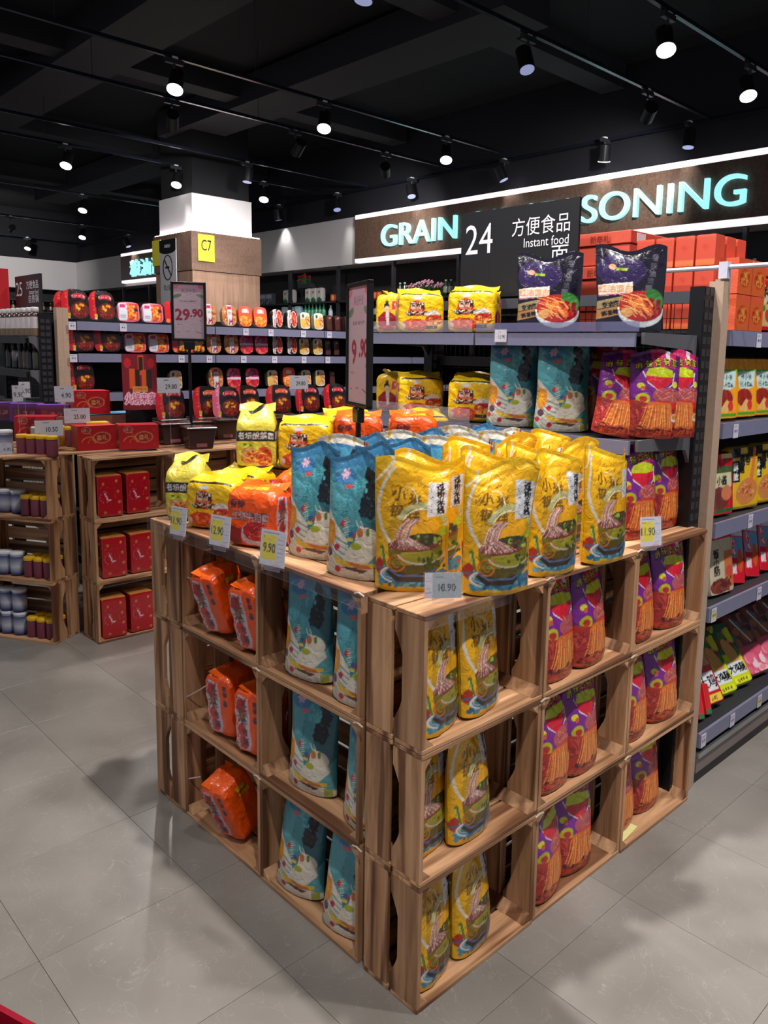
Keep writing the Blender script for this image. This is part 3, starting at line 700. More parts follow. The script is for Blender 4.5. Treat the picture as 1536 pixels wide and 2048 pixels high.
# ================================================================== PRINTED DESIGNS
BLK = (22, 20, 24); WHT = (235, 232, 228)
def cv_yellow(var=0):
    c = Canvas(.61, (226, 168, 8), 300); c.rs = np.random.RandomState(5+var)
    c.ell(.56, .44, .42, .30, (196, 148, 20)); c.ell(.60, .52, .24, .13, (226, 160, 12))
    for k in range(60):
        a = c.rs.uniform(.2, 1.4); r = c.rs.uniform(.015, .045); x, y = c.rs.uniform(.12, .64), c.rs.uniform(.56, .86)
        c.line([(x, y), (x+math.cos(a)*r*1.6, y+math.sin(a)*r)], .006, [(150, 104, 16), (120, 84, 20), (186, 130, 20)][k % 3])
    for i, (ch, x, y) in enumerate(zip('小锅米线', (.3, .26, .5, .48), (.78, .65, .74, .61))): c.text(ch, x, y, .10, (112, 78, 18), rot=-.2, fat=1)
    c.arc(.50, .66, .46, .37, 92, 236, .024, (216, 208, 196)); c.arc(.40, .73, .13, .11, 100, -40, .009, (226, 214, 184))
    c.arc(.60, .50, .34, .20, 152, 10, .034, (176, 176, 128)); c.arc(.6, .5, .29, .17, 150, 40, .012, (218, 214, 190))
    c.poly([(.14, .36), (.90, .42), (.86, .24), (.72, .11), (.34, .09), (.18, .2)], (112, 106, 24)); c.ell(.56, .27, .28, .09, (144, 136, 34), -.1); c.poly([(.18, .22), (.86, .24), (.70, .10), (.36, .08)], (84, 72, 26))
    c.ell(.52, .39, .38, .06, (118, 54, 44), .06); c.ell(.60, .425, .28, .05, (58, 60, 34), .05); c.speck(.42, .385, .86, .46, 34, [(84, 100, 40), (150, 170, 60), (50, 52, 30), (110, 58, 40)], .018)
    for k in range(46):
        x = c.rs.uniform(.22, .42); x2 = x+c.rs.uniform(-.12, .30)
        c.line([(x+.16, .585), (x+.05, .53), (x, .45), (x2, .345+.025*c.rs.rand())], .0055, [(206, 160, 148), (170, 116, 108), (228, 200, 192), (150, 96, 92)][k % 4])
    c.arc(.26, .24, .11, .065, 0, 360, .016, (190, 100, 26)); c.arc(.26, .24, .055, .034, 0, 300, .010, (190, 100, 26))
    c.arc(.60, .34, .34, .11, 200, 345, .014, (176, 170, 160)); c.ell(.90, .48, .07, .035, (168, 184, 40))
    c.line([(.07, .36), (.09, .26), (.14, .14)], .026, (84, 120, 46)); c.line([(.06, .34), (.08, .25), (.125, .14)], .007, (190, 210, 120)); c.ell(.05, .2, .05, .07, (170, 46, 34))
    c.poly([(.02, .15), (.16, .07), (.5, .04), (.86, .06), (.98, .14), (.9, .18), (.5, .1), (.16, .15)], (52, 128, 158)); c.speck(.06, .05, .94, .11, 34, [(36, 100, 140), (100, 170, 190), (60, 140, 170)], .022)
    c.poly([(.08, .19), (.26, .09), (.64, .085), (.84, .19), (.5, .14)], (54, 38, 32)); c.line([(.0, .18), (.14, .20), (.28, .14), (.64, .135), (.82, .19), (.92, .26)], .018, (84, 100, 136))
    c.arc(.22, .145, .15, .06, 120, 260, .016, (216, 216, 220)); c.arc(.2, .15, .1, .035, 130, 270, .010, (180, 190, 200)); c.line([(.72, .17), (.77, .07)], .024, (54, 92, 132)); c.ell(.90, .13, .03, .02, (190, 60, 40)); c.speck(.56, .18, .97, .32, 16, [(80, 90, 30), (54, 68, 34)], .02)
    c.poly([(.66, .60), (.93, .62), (.97, .885), (.69, .89)], (208, 206, 210))
    for ch, y in zip('过桥米线', (.85, .785, .72, .655)): c.text(ch, .85, y, .062, BLK, rot=.1, fat=1)
    for y in (.82, .76, .70, .65): c.text('鲜', .735, y, .020, BLK)
    c.rect(0, .965, 1, 1, (238, 186, 26)); c.line([(.02, .88), (.24, 1.0)], .018, (225, 214, 190))
    return c
def cv_teal(var=0):
    c = Canvas(.61, (58, 128, 140), 300); c.rs = np.random.RandomState(11+var)
    c.p[:] = np.stack([np.interp(c.v, [0, .5, .8, 1], q) for q in ([84, 74, 74, 60], [150, 146, 150, 122], [156, 154, 168, 164])], -1)
    c.ell(.2, .72, .22, .2, (88, 164, 176)); c.ell(.3, .85, .2, .07, (66, 128, 176)); c.rect(0, .93, 1, 1, (56, 112, 150)); c.ell(.85, .6, .2, .3, (44, 104, 116))
    # white noodle waves
    c.poly([(0, 0), (1, 0), (1, .07), (.75, .13), (.95, .26), (.86, .42), (.66, .46), (.5, .30), (.25, .44), (.02, .58)], (212, 204, 188))
    for k in range(9): c.arc(.62, .62-.048*k, .64, .34, 180, 258-3*k, .009, (64, 122, 132) if k < 4 else (160, 168, 158))
    c.poly([(.42, .4), (.62, .46), (.58, .32), (.48, .26)], (56, 128, 140)); c.ell(.76, .36, .17, .09, (216, 208, 190)); c.line([(.58, .5), (.66, .42)], .01, (220, 214, 200)); c.line([(.66, .5), (.72, .44)], .01, (220, 214, 200))
    c.ell(.6, .285, .09, .03, (160, 166, 40)); c.ell(.66, .4, .05, .04, (190, 110, 60)); c.ell(.52, .38, .05, .025, (52, 86, 140)); c.ell(.57, .375, .03, .02, (170, 50, 60)); c.ell(.78, .41, .03, .035, (104, 120, 50)); c.ell(.5, .335, .06, .016, (212, 176, 60))
    c.poly([(.04, .48), (.2, .46), (.24, .33), (.12, .22), (.03, .3)], (220, 140, 46)); c.poly([(.08, .44), (.16, .4), (.14, .3), (.05, .32)], (232, 164, 40)); c.ell(.12, .2, .06, .04, (96, 64, 86))
    c.poly([(.2, .19), (.5, .13), (.9, .155), (.9, .12), (.55, .08), (.28, .12)], (216, 176, 50)); c.poly([(.4, .155), (.8, .13), (.84, .1), (.6, .1)], (196, 110, 60)); c.poly([(.34, .09), (.7, .06), (.78, .09), (.5, .105)], (84, 58, 62))
    for x, y in ((.27, .255), (.3, .07), (.36, .46), (.06, .12)): c.ell(x, y, .05, .028, (186, 40, 58), .6)
    for k in range(12): c.line([(.62+.035*k, .0), (.5+.04*k, .06)], .004, (170, 166, 150))
    c.rect(.86, 0, .97, .09, (150, 156, 70)); c.poly([(0, .0), (.14, 0), (0, .1)], (70, 150, 152))
    for a in range(6): c.ell(.3+.05*math.cos(a*1.05), .875+.028*math.sin(a*1.05), .04, .014, (214, 170, 196), a*1.05)
    c.rect(.33, .755, .46, .782, (226, 92, 96))
    for k in range(9): c.text('XIAOXIAN'[k % 8], .41, .73-.028*k, .022, (30, 84, 94), rot=.3)
    for k in range(11): c.line([(.36+.02*(k % 3), .50-.014*k), (.44+.02*(k % 3), .515-.014*k)], .006, (206, 200, 180))
    c.text('酸', .78, .87, .10, BLK, rot=-.15, fat=3); c.text('辣', .80, .755, .12, BLK, rot=-.15, fat=4); c.text('粉', .76, .61, .15, (20, 28, 36), rot=-.15, fat=4)
    c.speck(.5, .7, .72, .84, 16, [(88, 180, 186)], .02)
    if var: c.rect(0, .955, 1, 1, (190, 182, 168)); c.speck(0, .955, 1, 1, 14, [(180, 40, 60), (196, 150, 60), (110, 40, 60), (205, 200, 190)], .022)
    return c
def cv_purple(var=0):
    c = Canvas(.65, (104, 26, 122), 300); c.rs = np.random.RandomState(21+var)
    c.ell(.3, .7, .4, .3, (120, 34, 138)); c.rect(0, .9, 1, 1, (84, 20, 100)); c.poly([(.35, 1), (.9, 1), (.85, .86), (.4, .84)], (206, 30, 96)); c.rect(.66, .94, .76, 1, (214, 206, 220))
    for k, ch in enumerate('麻辣香锅面'): c.text(ch, .14+.175*k, .865+.015*k, .085, BLK, fat=2); c.text(ch, .14+.175*k, .87+.015*k, .08, (222, 204, 26), fat=0)
    # plain colour patches instead of the cartoon
    c.line([(.2, .80), (.30, .66), (.56, .555), (.80, .66), (.84, .8)], .014, (226, 216, 232))
    c.poly([(.25, .70), (.5, .575), (.80, .70), (.78, .78), (.26, .78)], (206, 22, 48)); c.poly([(.24, .75), (.3, .83), (.55, .85), (.8, .83), (.82, .75), (.55, .735)], (192, 202, 24))
    c.ell(.16, .63, .07, .035, (212, 206, 40)); c.ell(.86, .66, .07, .04, (202, 204, 36)); c.ell(.2, .475, .13, .065, (176, 174, 30)); c.ell(.2, .47, .07, .035, (178, 40, 34)); c.text('辣', .2, .6, .05, (214, 100, 44), fat=1)
    # bowl of chilli noodles
    c.poly([(0, .46), (.3, .42), (.6, .5), (1, .46), (1, 0), (0, 0)], (160, 42, 36)); c.ell(.72, .52, .34, .1, (176, 84, 92)); c.strands(.4, .44, 1.0, .62, 12, [(196, 90, 80), (226, 140, 90), (150, 50, 70)], .010)
    c.ell(.62, .41, .36, .05, (206, 40, 32)); c.poly([(.22, .12), (.30, .44), (.78, .44), (.86, .14), (.5, .05)], (204, 104, 44))
    for k in range(26):
        x = .27+.021*k; c.line([(x+.03*math.sin(k), .42-.02*c.rs.rand()), (.14+.03*k, .10+.06*c.rs.rand())], .010, [(232, 150, 60), (214, 108, 40), (240, 178, 92), (190, 70, 34)][k % 4])
    c.strands(0, .0, 1, .13, 30, [(120, 24, 22), (170, 50, 26), (84, 22, 20), (204, 92, 40)], .010, .04); c.speck(0, .02, 1, .14, 26, [(120, 20, 20), (190, 60, 30), (60, 26, 22)], .02)
    c.ell(.9, .26, .1, .05, (216, 208, 198)); c.ell(.9, .27, .07, .03, (206, 140, 50)); c.strands(0, .2, .2, .44, 12, [(190, 70, 60), (120, 30, 34)], .01)
    return c
def cv_dark(var=0):
    c = Canvas(.80, (22, 17, 34), 300); c.rs = np.random.RandomState(31)
    c.ell(.35, .76, .34, .2, (44, 30, 72)); c.ell(.22, .80, .05, .035, (220, 150, 110)); c.rect(.27, .76, .42, .795, (150, 178, 40)); c.text('香', .33, .778, .03, (40, 60, 20))
    for k in range(5): c.text('香辣油泼面'[k], .82-.02*k, .9-.09*k, .075, (70, 66, 80) if k % 2 else (92, 88, 100), fat=1)
    c.poly([(.02, .58), (.5, .62), (.5, .47), (.02, .44)], (222, 206, 190)); c.text('红油面皮', .26, .53, .09, (206, 150, 110), fat=1); c.line([(.02, .45), (.5, .475)], .012, (170, 80, 130))
    c.poly([(.0, .38), (.36, .44), (.36, .34), (.0, .28)], (150, 132, 90)); c.poly([(.0, .27), (.36, .33), (.36, .22), (.0, .15)], (156, 112, 66)); c.text('非油炸', .18, .345, .06, (24, 20, 26), rot=.2, fat=1); c.text('鲜香辣', .18, .235, .06, (24, 20, 26), rot=.2, fat=1)
    c.ell(.64, .27, .35, .21, (206, 212, 214), clip=c.v < .33); c.ell(.64, .32, .34, .19, (164, 34, 40)); c.ell(.84, .43, .17, .09, (50, 112, 46), -.6); c.ell(.9, .36, .08, .1, (70, 136, 60), -.4)
    c.speck(.7, .2, .95, .4, 50, [(170, 24, 34), (122, 20, 30), (206, 60, 50)], .03)
    for k in range(40):
        x, y = c.rs.uniform(.42, .74), c.rs.uniform(.22, .44); c.line([(x-.12, y+.05), (x, y+.03), (x+.09, y-.05)], .009, [(236, 160, 70), (224, 130, 50), (240, 186, 110), (206, 90, 44)][k % 4])
    c.ell(.42, .24, .09, .06, (206, 150, 90)); c.arc(.64, .30, .345, .2, 180, 360, .018, (214, 218, 222))
    return c
def food(c, u0, v0, u1, v1, n=40, cols=((200, 60, 30), (230, 130, 50), (150, 30, 26), (240, 180, 80)), w=.02):
    c.strands(u0, v0, u1, v1, n, list(cols), w, .05); c.speck(u0, v0, u1, v1, n//2, list(cols), w*1.6); return c
def cv_ypack():
    c = Canvas(1.15, (236, 190, 8), 240); c.rs = np.random.RandomState(2)
    c.ell(.4, .62, .17, .2, (204, 34, 36)); c.ell(.4, .64, .12, .15, (240, 130, 90))
    c.text('番茄', .4, .70, .17, (60, 26, 20), fat=3); c.text('番茄', .4, .70, .17, (245, 225, 200)); c.text('鸡蛋牛肉面', .4, .50, .11, (60, 26, 20), fat=3); c.text('鸡蛋牛肉面', .4, .50, .11, (238, 220, 190))
    c.poly([(.33, .86), (.47, .86), (.5, .92), (.4, .97), (.3, .92)], (206, 200, 196)); c.ell(.36, .2, .28, .17, (204, 60, 34)); c.ell(.75, .45, .16, .14, (214, 206, 198)); food(c, .12, .05, .64, .3, 40, ((206, 60, 30), (236, 140, 50), (220, 90, 40), (190, 40, 34)))
    c.ell(.78, .35, .2, .13, (206, 50, 36)); food(c, .62, .22, .95, .44, 24); c.rect(.6, .1, .85, .2, (60, 30, 30)); c.text('升级版', .72, .15, .06, WHT); c.ell(.09, .17, .06, .08, (214, 190, 180))
    return c
def cv_yside():
    c = Canvas(.75, (236, 190, 8), 200)
    c.ell(.4, .72, .10, .085, (40, 24, 24)); c.ell(.4, .66, .085, .075, (224, 182, 160)); c.ell(.4, .82, .05, .04, (40, 24, 24)); c.poly([(.3, .58), (.52, .58), (.74, .44), (.72, .2), (.1, .2), (.1, .42)], (150, 24, 40)); c.poly([(.36, .58), (.48, .58), (.5, .2), (.4, .2)], (220, 204, 196))
    c.rect(.58, .64, .92, .84, (222, 60, 84)); c.text('代言', .75, .78, .07, WHT); c.text('推荐', .75, .69, .07, WHT); c.ell(.4, .14, .3, .08, (190, 60, 40)); c.ell(.75, .12, .12, .04, (120, 170, 50))
    return c
def cv_opack():
    c = Canvas(1.1, (242, 84, 6), 240); c.rs = np.random.RandomState(4)
    c.text('香辣', .25, .80, .16, (110, 44, 50), fat=2); c.text('红烧牛肉面', .5, .58, .15, (90, 70, 80), fat=4); c.text('红烧牛肉面', .5, .58, .15, (200, 150, 150), fat=1)
    c.ell(.62, .25, .30, .26, (206, 176, 184)); c.ell(.62, .32, .26, .18, (180, 24, 32)); food(c, .4, .2, .85, .42, 30, ((206, 40, 40), (130, 20, 24), (220, 90, 60))); c.poly([(0, 0), (.3, 0), (.34, .35), (0, .4)], (150, 40, 34))
    return c
def cv_oside():
    c = Canvas(.6, (240, 80, 6), 220); c.rs = np.random.RandomState(8)
    c.poly([(.12, .06), (.55, .04), (.62, .2), (.56, .9), (.2, .95), (.08, .7)], (206, 180, 196)); c.ell(.3, .75, .16, .14, (180, 26, 40)); c.ell(.33, .62, .12, .1, (50, 96, 46)); c.ell(.32, .38, .14, .1, (200, 46, 40)); c.ell(.36, .2, .15, .12, (206, 40, 48))
    for k, ch in enumerate('红烧牛肉面'): c.text(ch, .42, .82-.15*k, .11, (64, 52, 60), fat=1)
    c.speck(.14, .1, .5, .9, 24, [(206, 60, 60), (120, 130, 110), (150, 30, 50)], .03); c.text('香辣', .78, .80, .09, (90, 40, 60), rot=PI/2, fat=1); c.text('香', .78, .6, .09, (60, 50, 80), fat=1)
    return c
def cv_otop():
    c = Canvas(1., (246, 92, 8), 160); c.ell(.5, .5, .3, .26, (230, 110, 20)); c.text('辣', .5, .62, .26, (226, 196, 40), fat=2); c.text('牛肉面', .5, .3, .16, (214, 190, 30), fat=1); return c
def cv_ytop():
    c = Canvas(1., (238, 196, 20), 160); c.rect(.3, .6, .8, .85, (206, 200, 190)); c.text('番茄牛肉', .55, .72, .13, (140, 40, 60), fat=1); c.line([(.1, .3), (.9, .35)], .05, (190, 200, 30)); c.rect(0, 0, 1, .06, (60, 50, 20)); return c
def cv_black_yellow():
    c = Canvas(.7, (214, 196, 66), 240); c.rs = np.random.RandomState(9)
    c.rect(0, .62, 1, .86, (34, 32, 30)); c.text('老坛酸菜面', .5, .74, .15, (206, 200, 196), fat=1, sx=.8); c.ell(.32, .3, .2, .2, (196, 150, 90)); c.ell(.7, .28, .2, .22, (196, 76, 40)); food(c, .15, .12, .9, .42, 30); c.rect(.1, .48, .5, .58, (190, 200, 40)); c.text('爽脆', .3, .53, .08, (40, 60, 20)); c.rect(0, 0, 1, .05, (40, 36, 30)); return c
def cv_black_yellow2():
    c = Canvas(.8, (212, 192, 60), 240); c.rect(0, .62, 1, .88, (34, 32, 30)); c.text('面大食代', .5, .75, .17, (214, 208, 204), fat=1); c.text('酸菜牛肉', .5, .53, .1, (40, 40, 20), fat=1)
    c.rect(.08, .14, .48, .45, (150, 140, 50)); c.rect(.54, .14, .94, .45, (150, 140, 50))
    for k in range(5): c.line([(.12, .19+.055*k), (.44, .19+.055*k)], .012, (60, 56, 30)); c.line([(.58, .19+.055*k), (.9, .19+.055*k)], .012, (60, 56, 30))
    c.rect(.3, 0, .95, .08, (40, 36, 30)); return c
def cv_bytop():
    c = Canvas(1, (220, 202, 76), 120); c.ell(.5, .5, .24, .2, (40, 38, 34)); c.speck(.1, .1, .4, .3, 8, [(210, 140, 50)], .04); return c
def cv_hotpot(pink=0, org=0):
    c = Canvas(.9, (26, 22, 26), 240); c.rs = np.random.RandomState(12+pink)
    red = (226, 96, 130) if pink else (196, 22, 42)
    c.poly([(0, 0), (.30, 0), (.26, .3), (.24, .6), (.28, 1), (0, 1)], red); c.poly([(.2, 0), (.30, 0), (.25, .5), (.27, 1), (.2, 1)], (214, 40, 44) if not pink else (236, 130, 160))
    for k in range(5): c.text('自热火锅王'[k], .18, .86-.13*k, .07, (236, 120, 60) if not pink else (250, 200, 210))
    c.rect(.2, .07, .3, .2, (226, 176, 30)); c.rect(.21, .04, .29, .08, (230, 220, 210))
    c.poly([(.38, .80), (.5, .86), (.76, .86), (.9, .79), (.86, .68), (.7, .72), (.5, .72), (.42, .68)], (222, 84, 50) if org else (196, 44, 66)); c.text('自热火锅', .63, .78, .1, (244, 214, 200))
    c.ell(.66, .32, .32, .27, (112, 26, 26)); food(c, .42, .12, .9, .5, 40, ((150, 34, 30), (90, 20, 22), (190, 60, 36), (110, 50, 30)), .022); c.speck(.5, .34, .8, .5, 9, [(226, 150, 30), (236, 190, 60)], .045); c.arc(.66, .32, .33, .28, 150, 400, .012, (70, 60, 60))
    return c
def cv_tray(kind):
    c = Canvas(1.25 if kind in 'AB' else 1., (200, 60, 60), 160); c.rs = np.random.RandomState(ord(kind))
    R_ = [(232, 92, 40), (240, 150, 50), (206, 40, 50), (246, 190, 80)]
    if kind == 'A':
        c.p[:] = (222, 120, 150); c.rect(.05, .05, .42, .95, (226, 224, 234)); c.rect(.12, .72, .36, .88, (206, 60, 120)); 
        for k in range(5): c.line([(.1, .62-.1*k), (.36, .62-.1*k)], .02, (150, 150, 170))
        c.rect(.42, .06, .94, .94, (220, 60, 56)); food(c, .46, .12, .9, .88, 40, R_, .04); c.ell(.84, .6, .1, .09, (60, 50, 40))
    elif kind == 'B':
        c.p[:] = (34, 24, 24); c.rect(0, 0, .32, 1, (206, 34, 40)); c.ell(.16, .12, .1, .1, (240, 130, 90)); c.text('自热米饭', .66, .78, .14, (206, 186, 60), sx=.7); food(c, .4, .1, .95, .6, 30, [(240, 160, 40), (206, 60, 40), (244, 190, 60)], .05)
    elif kind == 'C':
        c.p[:] = (196, 130, 80); food(c, .02, .1, .98, .95, 60, [(206, 140, 80), (150, 90, 50), (190, 70, 60), (226, 180, 120)], .04); c.rect(.34, .04, .66, 1, (222, 216, 220)); c.rect(.36, .78, .64, .94, (206, 40, 100)); c.text('M', .56, .18, .24, (170, 30, 90), fat=3); c.line([(.4, .66), (.6, .66)], .02, (120, 150, 150)); c.line([(.4, .58), (.6, .58)], .02, (120, 150, 150))
    elif kind == 'D':
        c.p[:] = (232, 100, 50); c.poly([(0, .6), (1, .64), (1, 1), (0, 1)], (226, 90, 70)); c.text('螺蛳粉', .5, .76, .2, (244, 220, 220), sx=.8, fat=1); food(c, .08, .06, .92, .46, 36, [(244, 150, 50), (246, 190, 100), (224, 90, 30)], .04)
    elif kind == 'E':
        c.p[:] = (196, 50, 104); c.speck(0, .5, 1, 1, 24, [(224, 120, 170), (150, 40, 90), (120, 60, 110)], .08); c.rect(0, .44, 1, .54, (222, 206, 220)); food(c, .05, .04, .95, .4, 30, [(214, 44, 60), (236, 110, 90), (180, 26, 50)], .06)
    elif kind == 'F':
        c.p[:] = (44, 34, 34); c.poly([(0, 0), (.26, 0), (.4, 1), (.1, 1)], (214, 206, 206)); c.line([(.16, .1), (.3, .9)], .05, (190, 50, 60)); c.ell(.66, .5, .3, .45, (232, 206, 200)); c.ell(.66, .5, .26, .4, (206, 56, 44)); food(c, .5, .2, .84, .8, 24, [(220, 70, 50), (170, 40, 36), (236, 120, 90)], .05)
    elif kind == 'G':
        c.p[:] = (226, 216, 196); c.poly([(.05, .05), (.5, .05), (.45, .6), (.05, .6)], (224, 180, 76)); c.ell(.28, .78, .12, .12, (50, 80, 90)); c.ell(.68, .45, .26, .36, (220, 170, 110)); food(c, .48, .2, .9, .7, 24, [(206, 130, 60), (236, 190, 110), (180, 90, 60)], .05)
    elif kind == 'H':
        c.p[:] = (74, 40, 36); c.rect(.1, .55, .9, .95, (96, 44, 40)); c.text('黑糖', .5, .75, .2, (200, 160, 140)); c.rect(0, .46, 1, .53, (150, 110, 90)); c.rect(.1, .1, .9, .42, (84, 40, 36))
    return c
def cv_gift():
    c = Canvas(1.55, (178, 12, 30), 160); c.ell(.22, .82, .12, .13, (150, 30, 36)); c.arc(.22, .82, .12, .13, 0, 360, .02, (196, 130, 110)); c.text('好丽', .22, .82, .13, (206, 170, 150))
    c.ell(.62, .5, .24, .24, (196, 110, 80)); c.ell(.62, .5, .2, .19, (150, 30, 30)); c.text('喜礼', .62, .5, .2, (200, 140, 96), fat=1); c.arc(.28, .3, .18, .24, 0, 170, .03, (206, 150, 84)); c.arc(.34, .3, .08, .14, 0, 180, .02, (220, 110, 40)); c.line([(.38, .55), (.3, .7), (.2, .72)], .015, (206, 150, 84)); c.text('福', .9, .8, .14, (170, 60, 40)); c.text('福', .88, .2, .12, (170, 60, 40)); return c
def cv_cans():
    c = Canvas(.74, (172, 10, 28), 200); c.rs = np.random.RandomState(3)
    for x, y in ((.25, .8), (.75, .85), (.8, .6), (.3, .12), (.84, .1), (.85, .35)): c.ell(x, y, .05, .035, (196, 110, 60)); c.text('吉', x, y, .04, (226, 160, 70))
    c.text('花生牛奶', .28, .72, .05, (196, 130, 70)); c.arc(.3, .48, .18, .13, 60, 330, .012, (200, 110, 130)); c.line([(.3, .56), (.36, .5), (.4, .42), (.52, .4)], .03, (226, 216, 222)); c.line([(.62, .8), (.7, .5), (.66, .3)], .006, (180, 70, 50)); return c
def simple(a, bg, fn, H=160):
    c = Canvas(a, bg, H); c.rs = np.random.RandomState(int(sum(bg))); fn(c); return c

YB = (206, 150, 12)
yellow = [pouch(.19, .305, .085, cv_yellow(i), (222, 168, 12), 3+i, flop=.024, wr=.008, top=.016) for i in range(4)]
def _rep(ms): return ms
teal = [pouch(.182, .305, .08, cv_teal(i), (56, 112, 150), 13+i, flop=.016, flare=.16, wr=.007) for i in range(3)]
purple = [pouch(.185, .285, .085, cv_purple(i), (96, 26, 112), 23+i, flop=.01, wr=.006) for i in range(3)]
dark = [pouch(.22, .25, .06, cv_dark(), (34, 24, 54), 33+i, flop=.012, wr=.007, mat=SHINY) for i in range(2)]
# packs of five with a crimped flap on top
def gable(me, h, d, k, sx=.12):
    n = len(me.vertices); co = np.empty(n*3); me.vertices.foreach_get('co', co); co = co.reshape(-1, 3)
    t = np.clip((co[:, 2]/h-.8)/.2, 0, 1); co[:, 2] += t*k*np.clip(1-np.abs(co[:, 1])/(d/2), 0, 1)**.8*(1+.25*np.sin(co[:, 0]*60)); co[:, 0] *= 1-sx*t*np.clip(1-np.abs(co[:, 1])/(d/2), 0, 1)
    me.vertices.foreach_set('co', co.ravel()); me.update(); return me
def flap(w, col, seed, hh=.03):
    u, v = np.meshgrid(np.linspace(0, 1, 30), np.linspace(0, 1, 6)); x = (u-.5)*w*.94; rs = np.random.RandomState(seed)
    y = .018*np.sin(u*6+rs.rand()*6)*v+.012*v; z = v*hh+.006*np.sin(u*9+rs.rand()*5)*v
    P = np.stack([x, y+v*hh*.5, z*.62], -1); return pmesh('flap', [(P, solid(P, col))], FILM)
ypack = [softbox(.185, .125, .155, {'front': cv_ypack(), 'back': cv_ypack(), 'left': cv_yside(), 'right': cv_yside(), 'top': cv_ytop(), 'bottom': (220, 170, 10)}, n=7, wr=.0035, seed=i, res=.0035) for i in (1, 2)]
yflap = flap(.185, (232, 188, 12), 3)
opack = [softbox(.175, .115, .165, {'front': cv_opack(), 'back': cv_opack(), 'left': cv_oside(), 'right': cv_oside(), 'top': cv_otop(), 'bottom': (236, 84, 8)}, n=6, wr=.005, seed=i+4, res=.0035) for i in (1, 2)]
for m_ in ypack: gable(m_, .155, .125, .016, .05)
oflap = flap(.17, (244, 100, 14), 5)
bpack = softbox(.135, .125, .155, {'front': cv_black_yellow(), 'back': cv_black_yellow(), 'left': cv_black_yellow(), 'right': cv_black_yellow2(), 'top': cv_bytop(), 'bottom': (200, 180, 60)}, n=8, wr=.004, seed=9, res=.0035)
gable(bpack, .155, .125, .05)
for m_ in opack: gable(m_, .165, .115, .014, .04)
bflap = flap(.13, (214, 196, 66), 8, .04)
hotp = [tray(.165, .19, .075, cv_hotpot(*a), (24, 20, 24), 3, 5, .0045, .86) for a in ((0, 0), (0, 1), (1, 0))]
trays = {k: tray(w, h, .06, cv_tray(k), s, nt, nb, .0055, .85) for k, w, h, s, nt, nb in (('A', .142, .13, (220, 190, 205), 5, 5), ('B', .125, .155, (150, 24, 30), 6, 5), ('C', .112, .15, (190, 150, 110), 3, 3),
         ('D', .108, .15, (226, 96, 50), 4, 3), ('E', .108, .145, (196, 80, 120), 4, 3), ('F', .09, .142, (50, 40, 40), 5, 5), ('G', .086, .13, (220, 200, 170), 5, 5))}
cubeH = softbox(.048, .05, .12, {'front': cv_tray('H'), 'side': (70, 38, 34)}, n=30, wr=0, mat=SHINY, res=.01)
gift = softbox(.235, .16, .152, {'front': cv_gift(), 'back': (178, 12, 30), 'left': (150, 60, 44), 'right': (168, 12, 30), 'top': (206, 24, 44), 'bottom': (150, 10, 24)}, n=500, wr=0, mat=CARD, res=.004)

# ================================================================== ISLAND GOODS
def stand(px, py, z, rz, d, push=.0):
    'foot of a pack whose front bottom edge shows at this pixel, on height z'
    p = at(px, py, Z=z); return (p[0]-math.sin(rz)*(d/2+push), p[1]+math.cos(rz)*(d/2+push), z+.0005)
def bag(kind, loc, rz, label, group, tilt=0, sc=1., cat='pouch', roll=0, var=None):
    fam = {'yellow_noodle_pouch': yellow, 'teal_noodle_pouch': teal, 'purple_noodle_pouch': purple, 'black_noodle_pouch': dark}[kind]
    i = random.randrange(len(fam)) if var is None else var; m, s = fam[i]
    o = prod(kind, m, loc, rz, label, cat, group, rot=(tilt, roll, rz), parts=[('top_seal', s)]); 
    h = max(v.co.z for v in s.vertices)-.012; o.scale = (sc,)*3
    ch = o.children[0]; ch.location = (0, 0, 0)
    return o
DZ = 1.0035; CZ = .9912
GY = 'yellow noodle pouches on the island top'
for px, py, z, rz, lb in [(828, 1186, CZ, -36, 'yellow pouch at the very corner of the island top, beside the teal ones'), (1006, 1193, CZ, -22, 'large yellow pouch right of the grey price tag'),
        (1122, 1152, CZ, -8, 'yellow pouch third along the island edge'), (1228, 1127, CZ, -4, 'rightmost yellow pouch on the island edge beside the purple ones')]:
    p = stand(px, py, z, R(rz), .085); bag('yellow_noodle_pouch', p, R(rz), lb, GY)
bag('yellow_noodle_pouch', (.245, .235, CZ), R(-30), 'shaded yellow pouch peeping between the two front ones', GY)
k = 0
for j, y in enumerate((.20, .30)):
    for i, x in enumerate((.43, .62, .81)):
        k += 1
        bag('yellow_noodle_pouch', (x+.03*j, y, CZ if j == 0 else DZ), R(-14+9*((i+j) % 3)), 'yellow pouch in the %s row back, %s from the left' % (ORD[j+1], ORD[i]), GY, tilt=R(random.uniform(-3, 3)))
GT = 'teal noodle pouches on the island top'
for px, py, rz, lb in [(697, 1160, -72, 'teal pouch at the left edge next to the corner yellow one'), (617, 1120, -70, 'teal pouch beside the orange noodle packs')]:
    p = stand(px, py, CZ, R(rz), .08); bag('teal_noodle_pouch', p, R(rz), lb, GT, tilt=R(-2), var=0)
k = 0
for i, x in enumerate((.22, .33, .45, .58, .71, .84)):
    for j, y in enumerate((.42, .60)):
        if (x, y) == (.45, .60): y = .59
        bag('teal_noodle_pouch', (x+.02*j, y+.01*(i % 2), DZ), R(-84+7*((i*2+j) % 3)), 'teal pouch %s behind the front, %s column' % (ORD[i+1], ('right', 'left')[j]), GT, tilt=R(-3-3*(i % 2)), sc=.99)
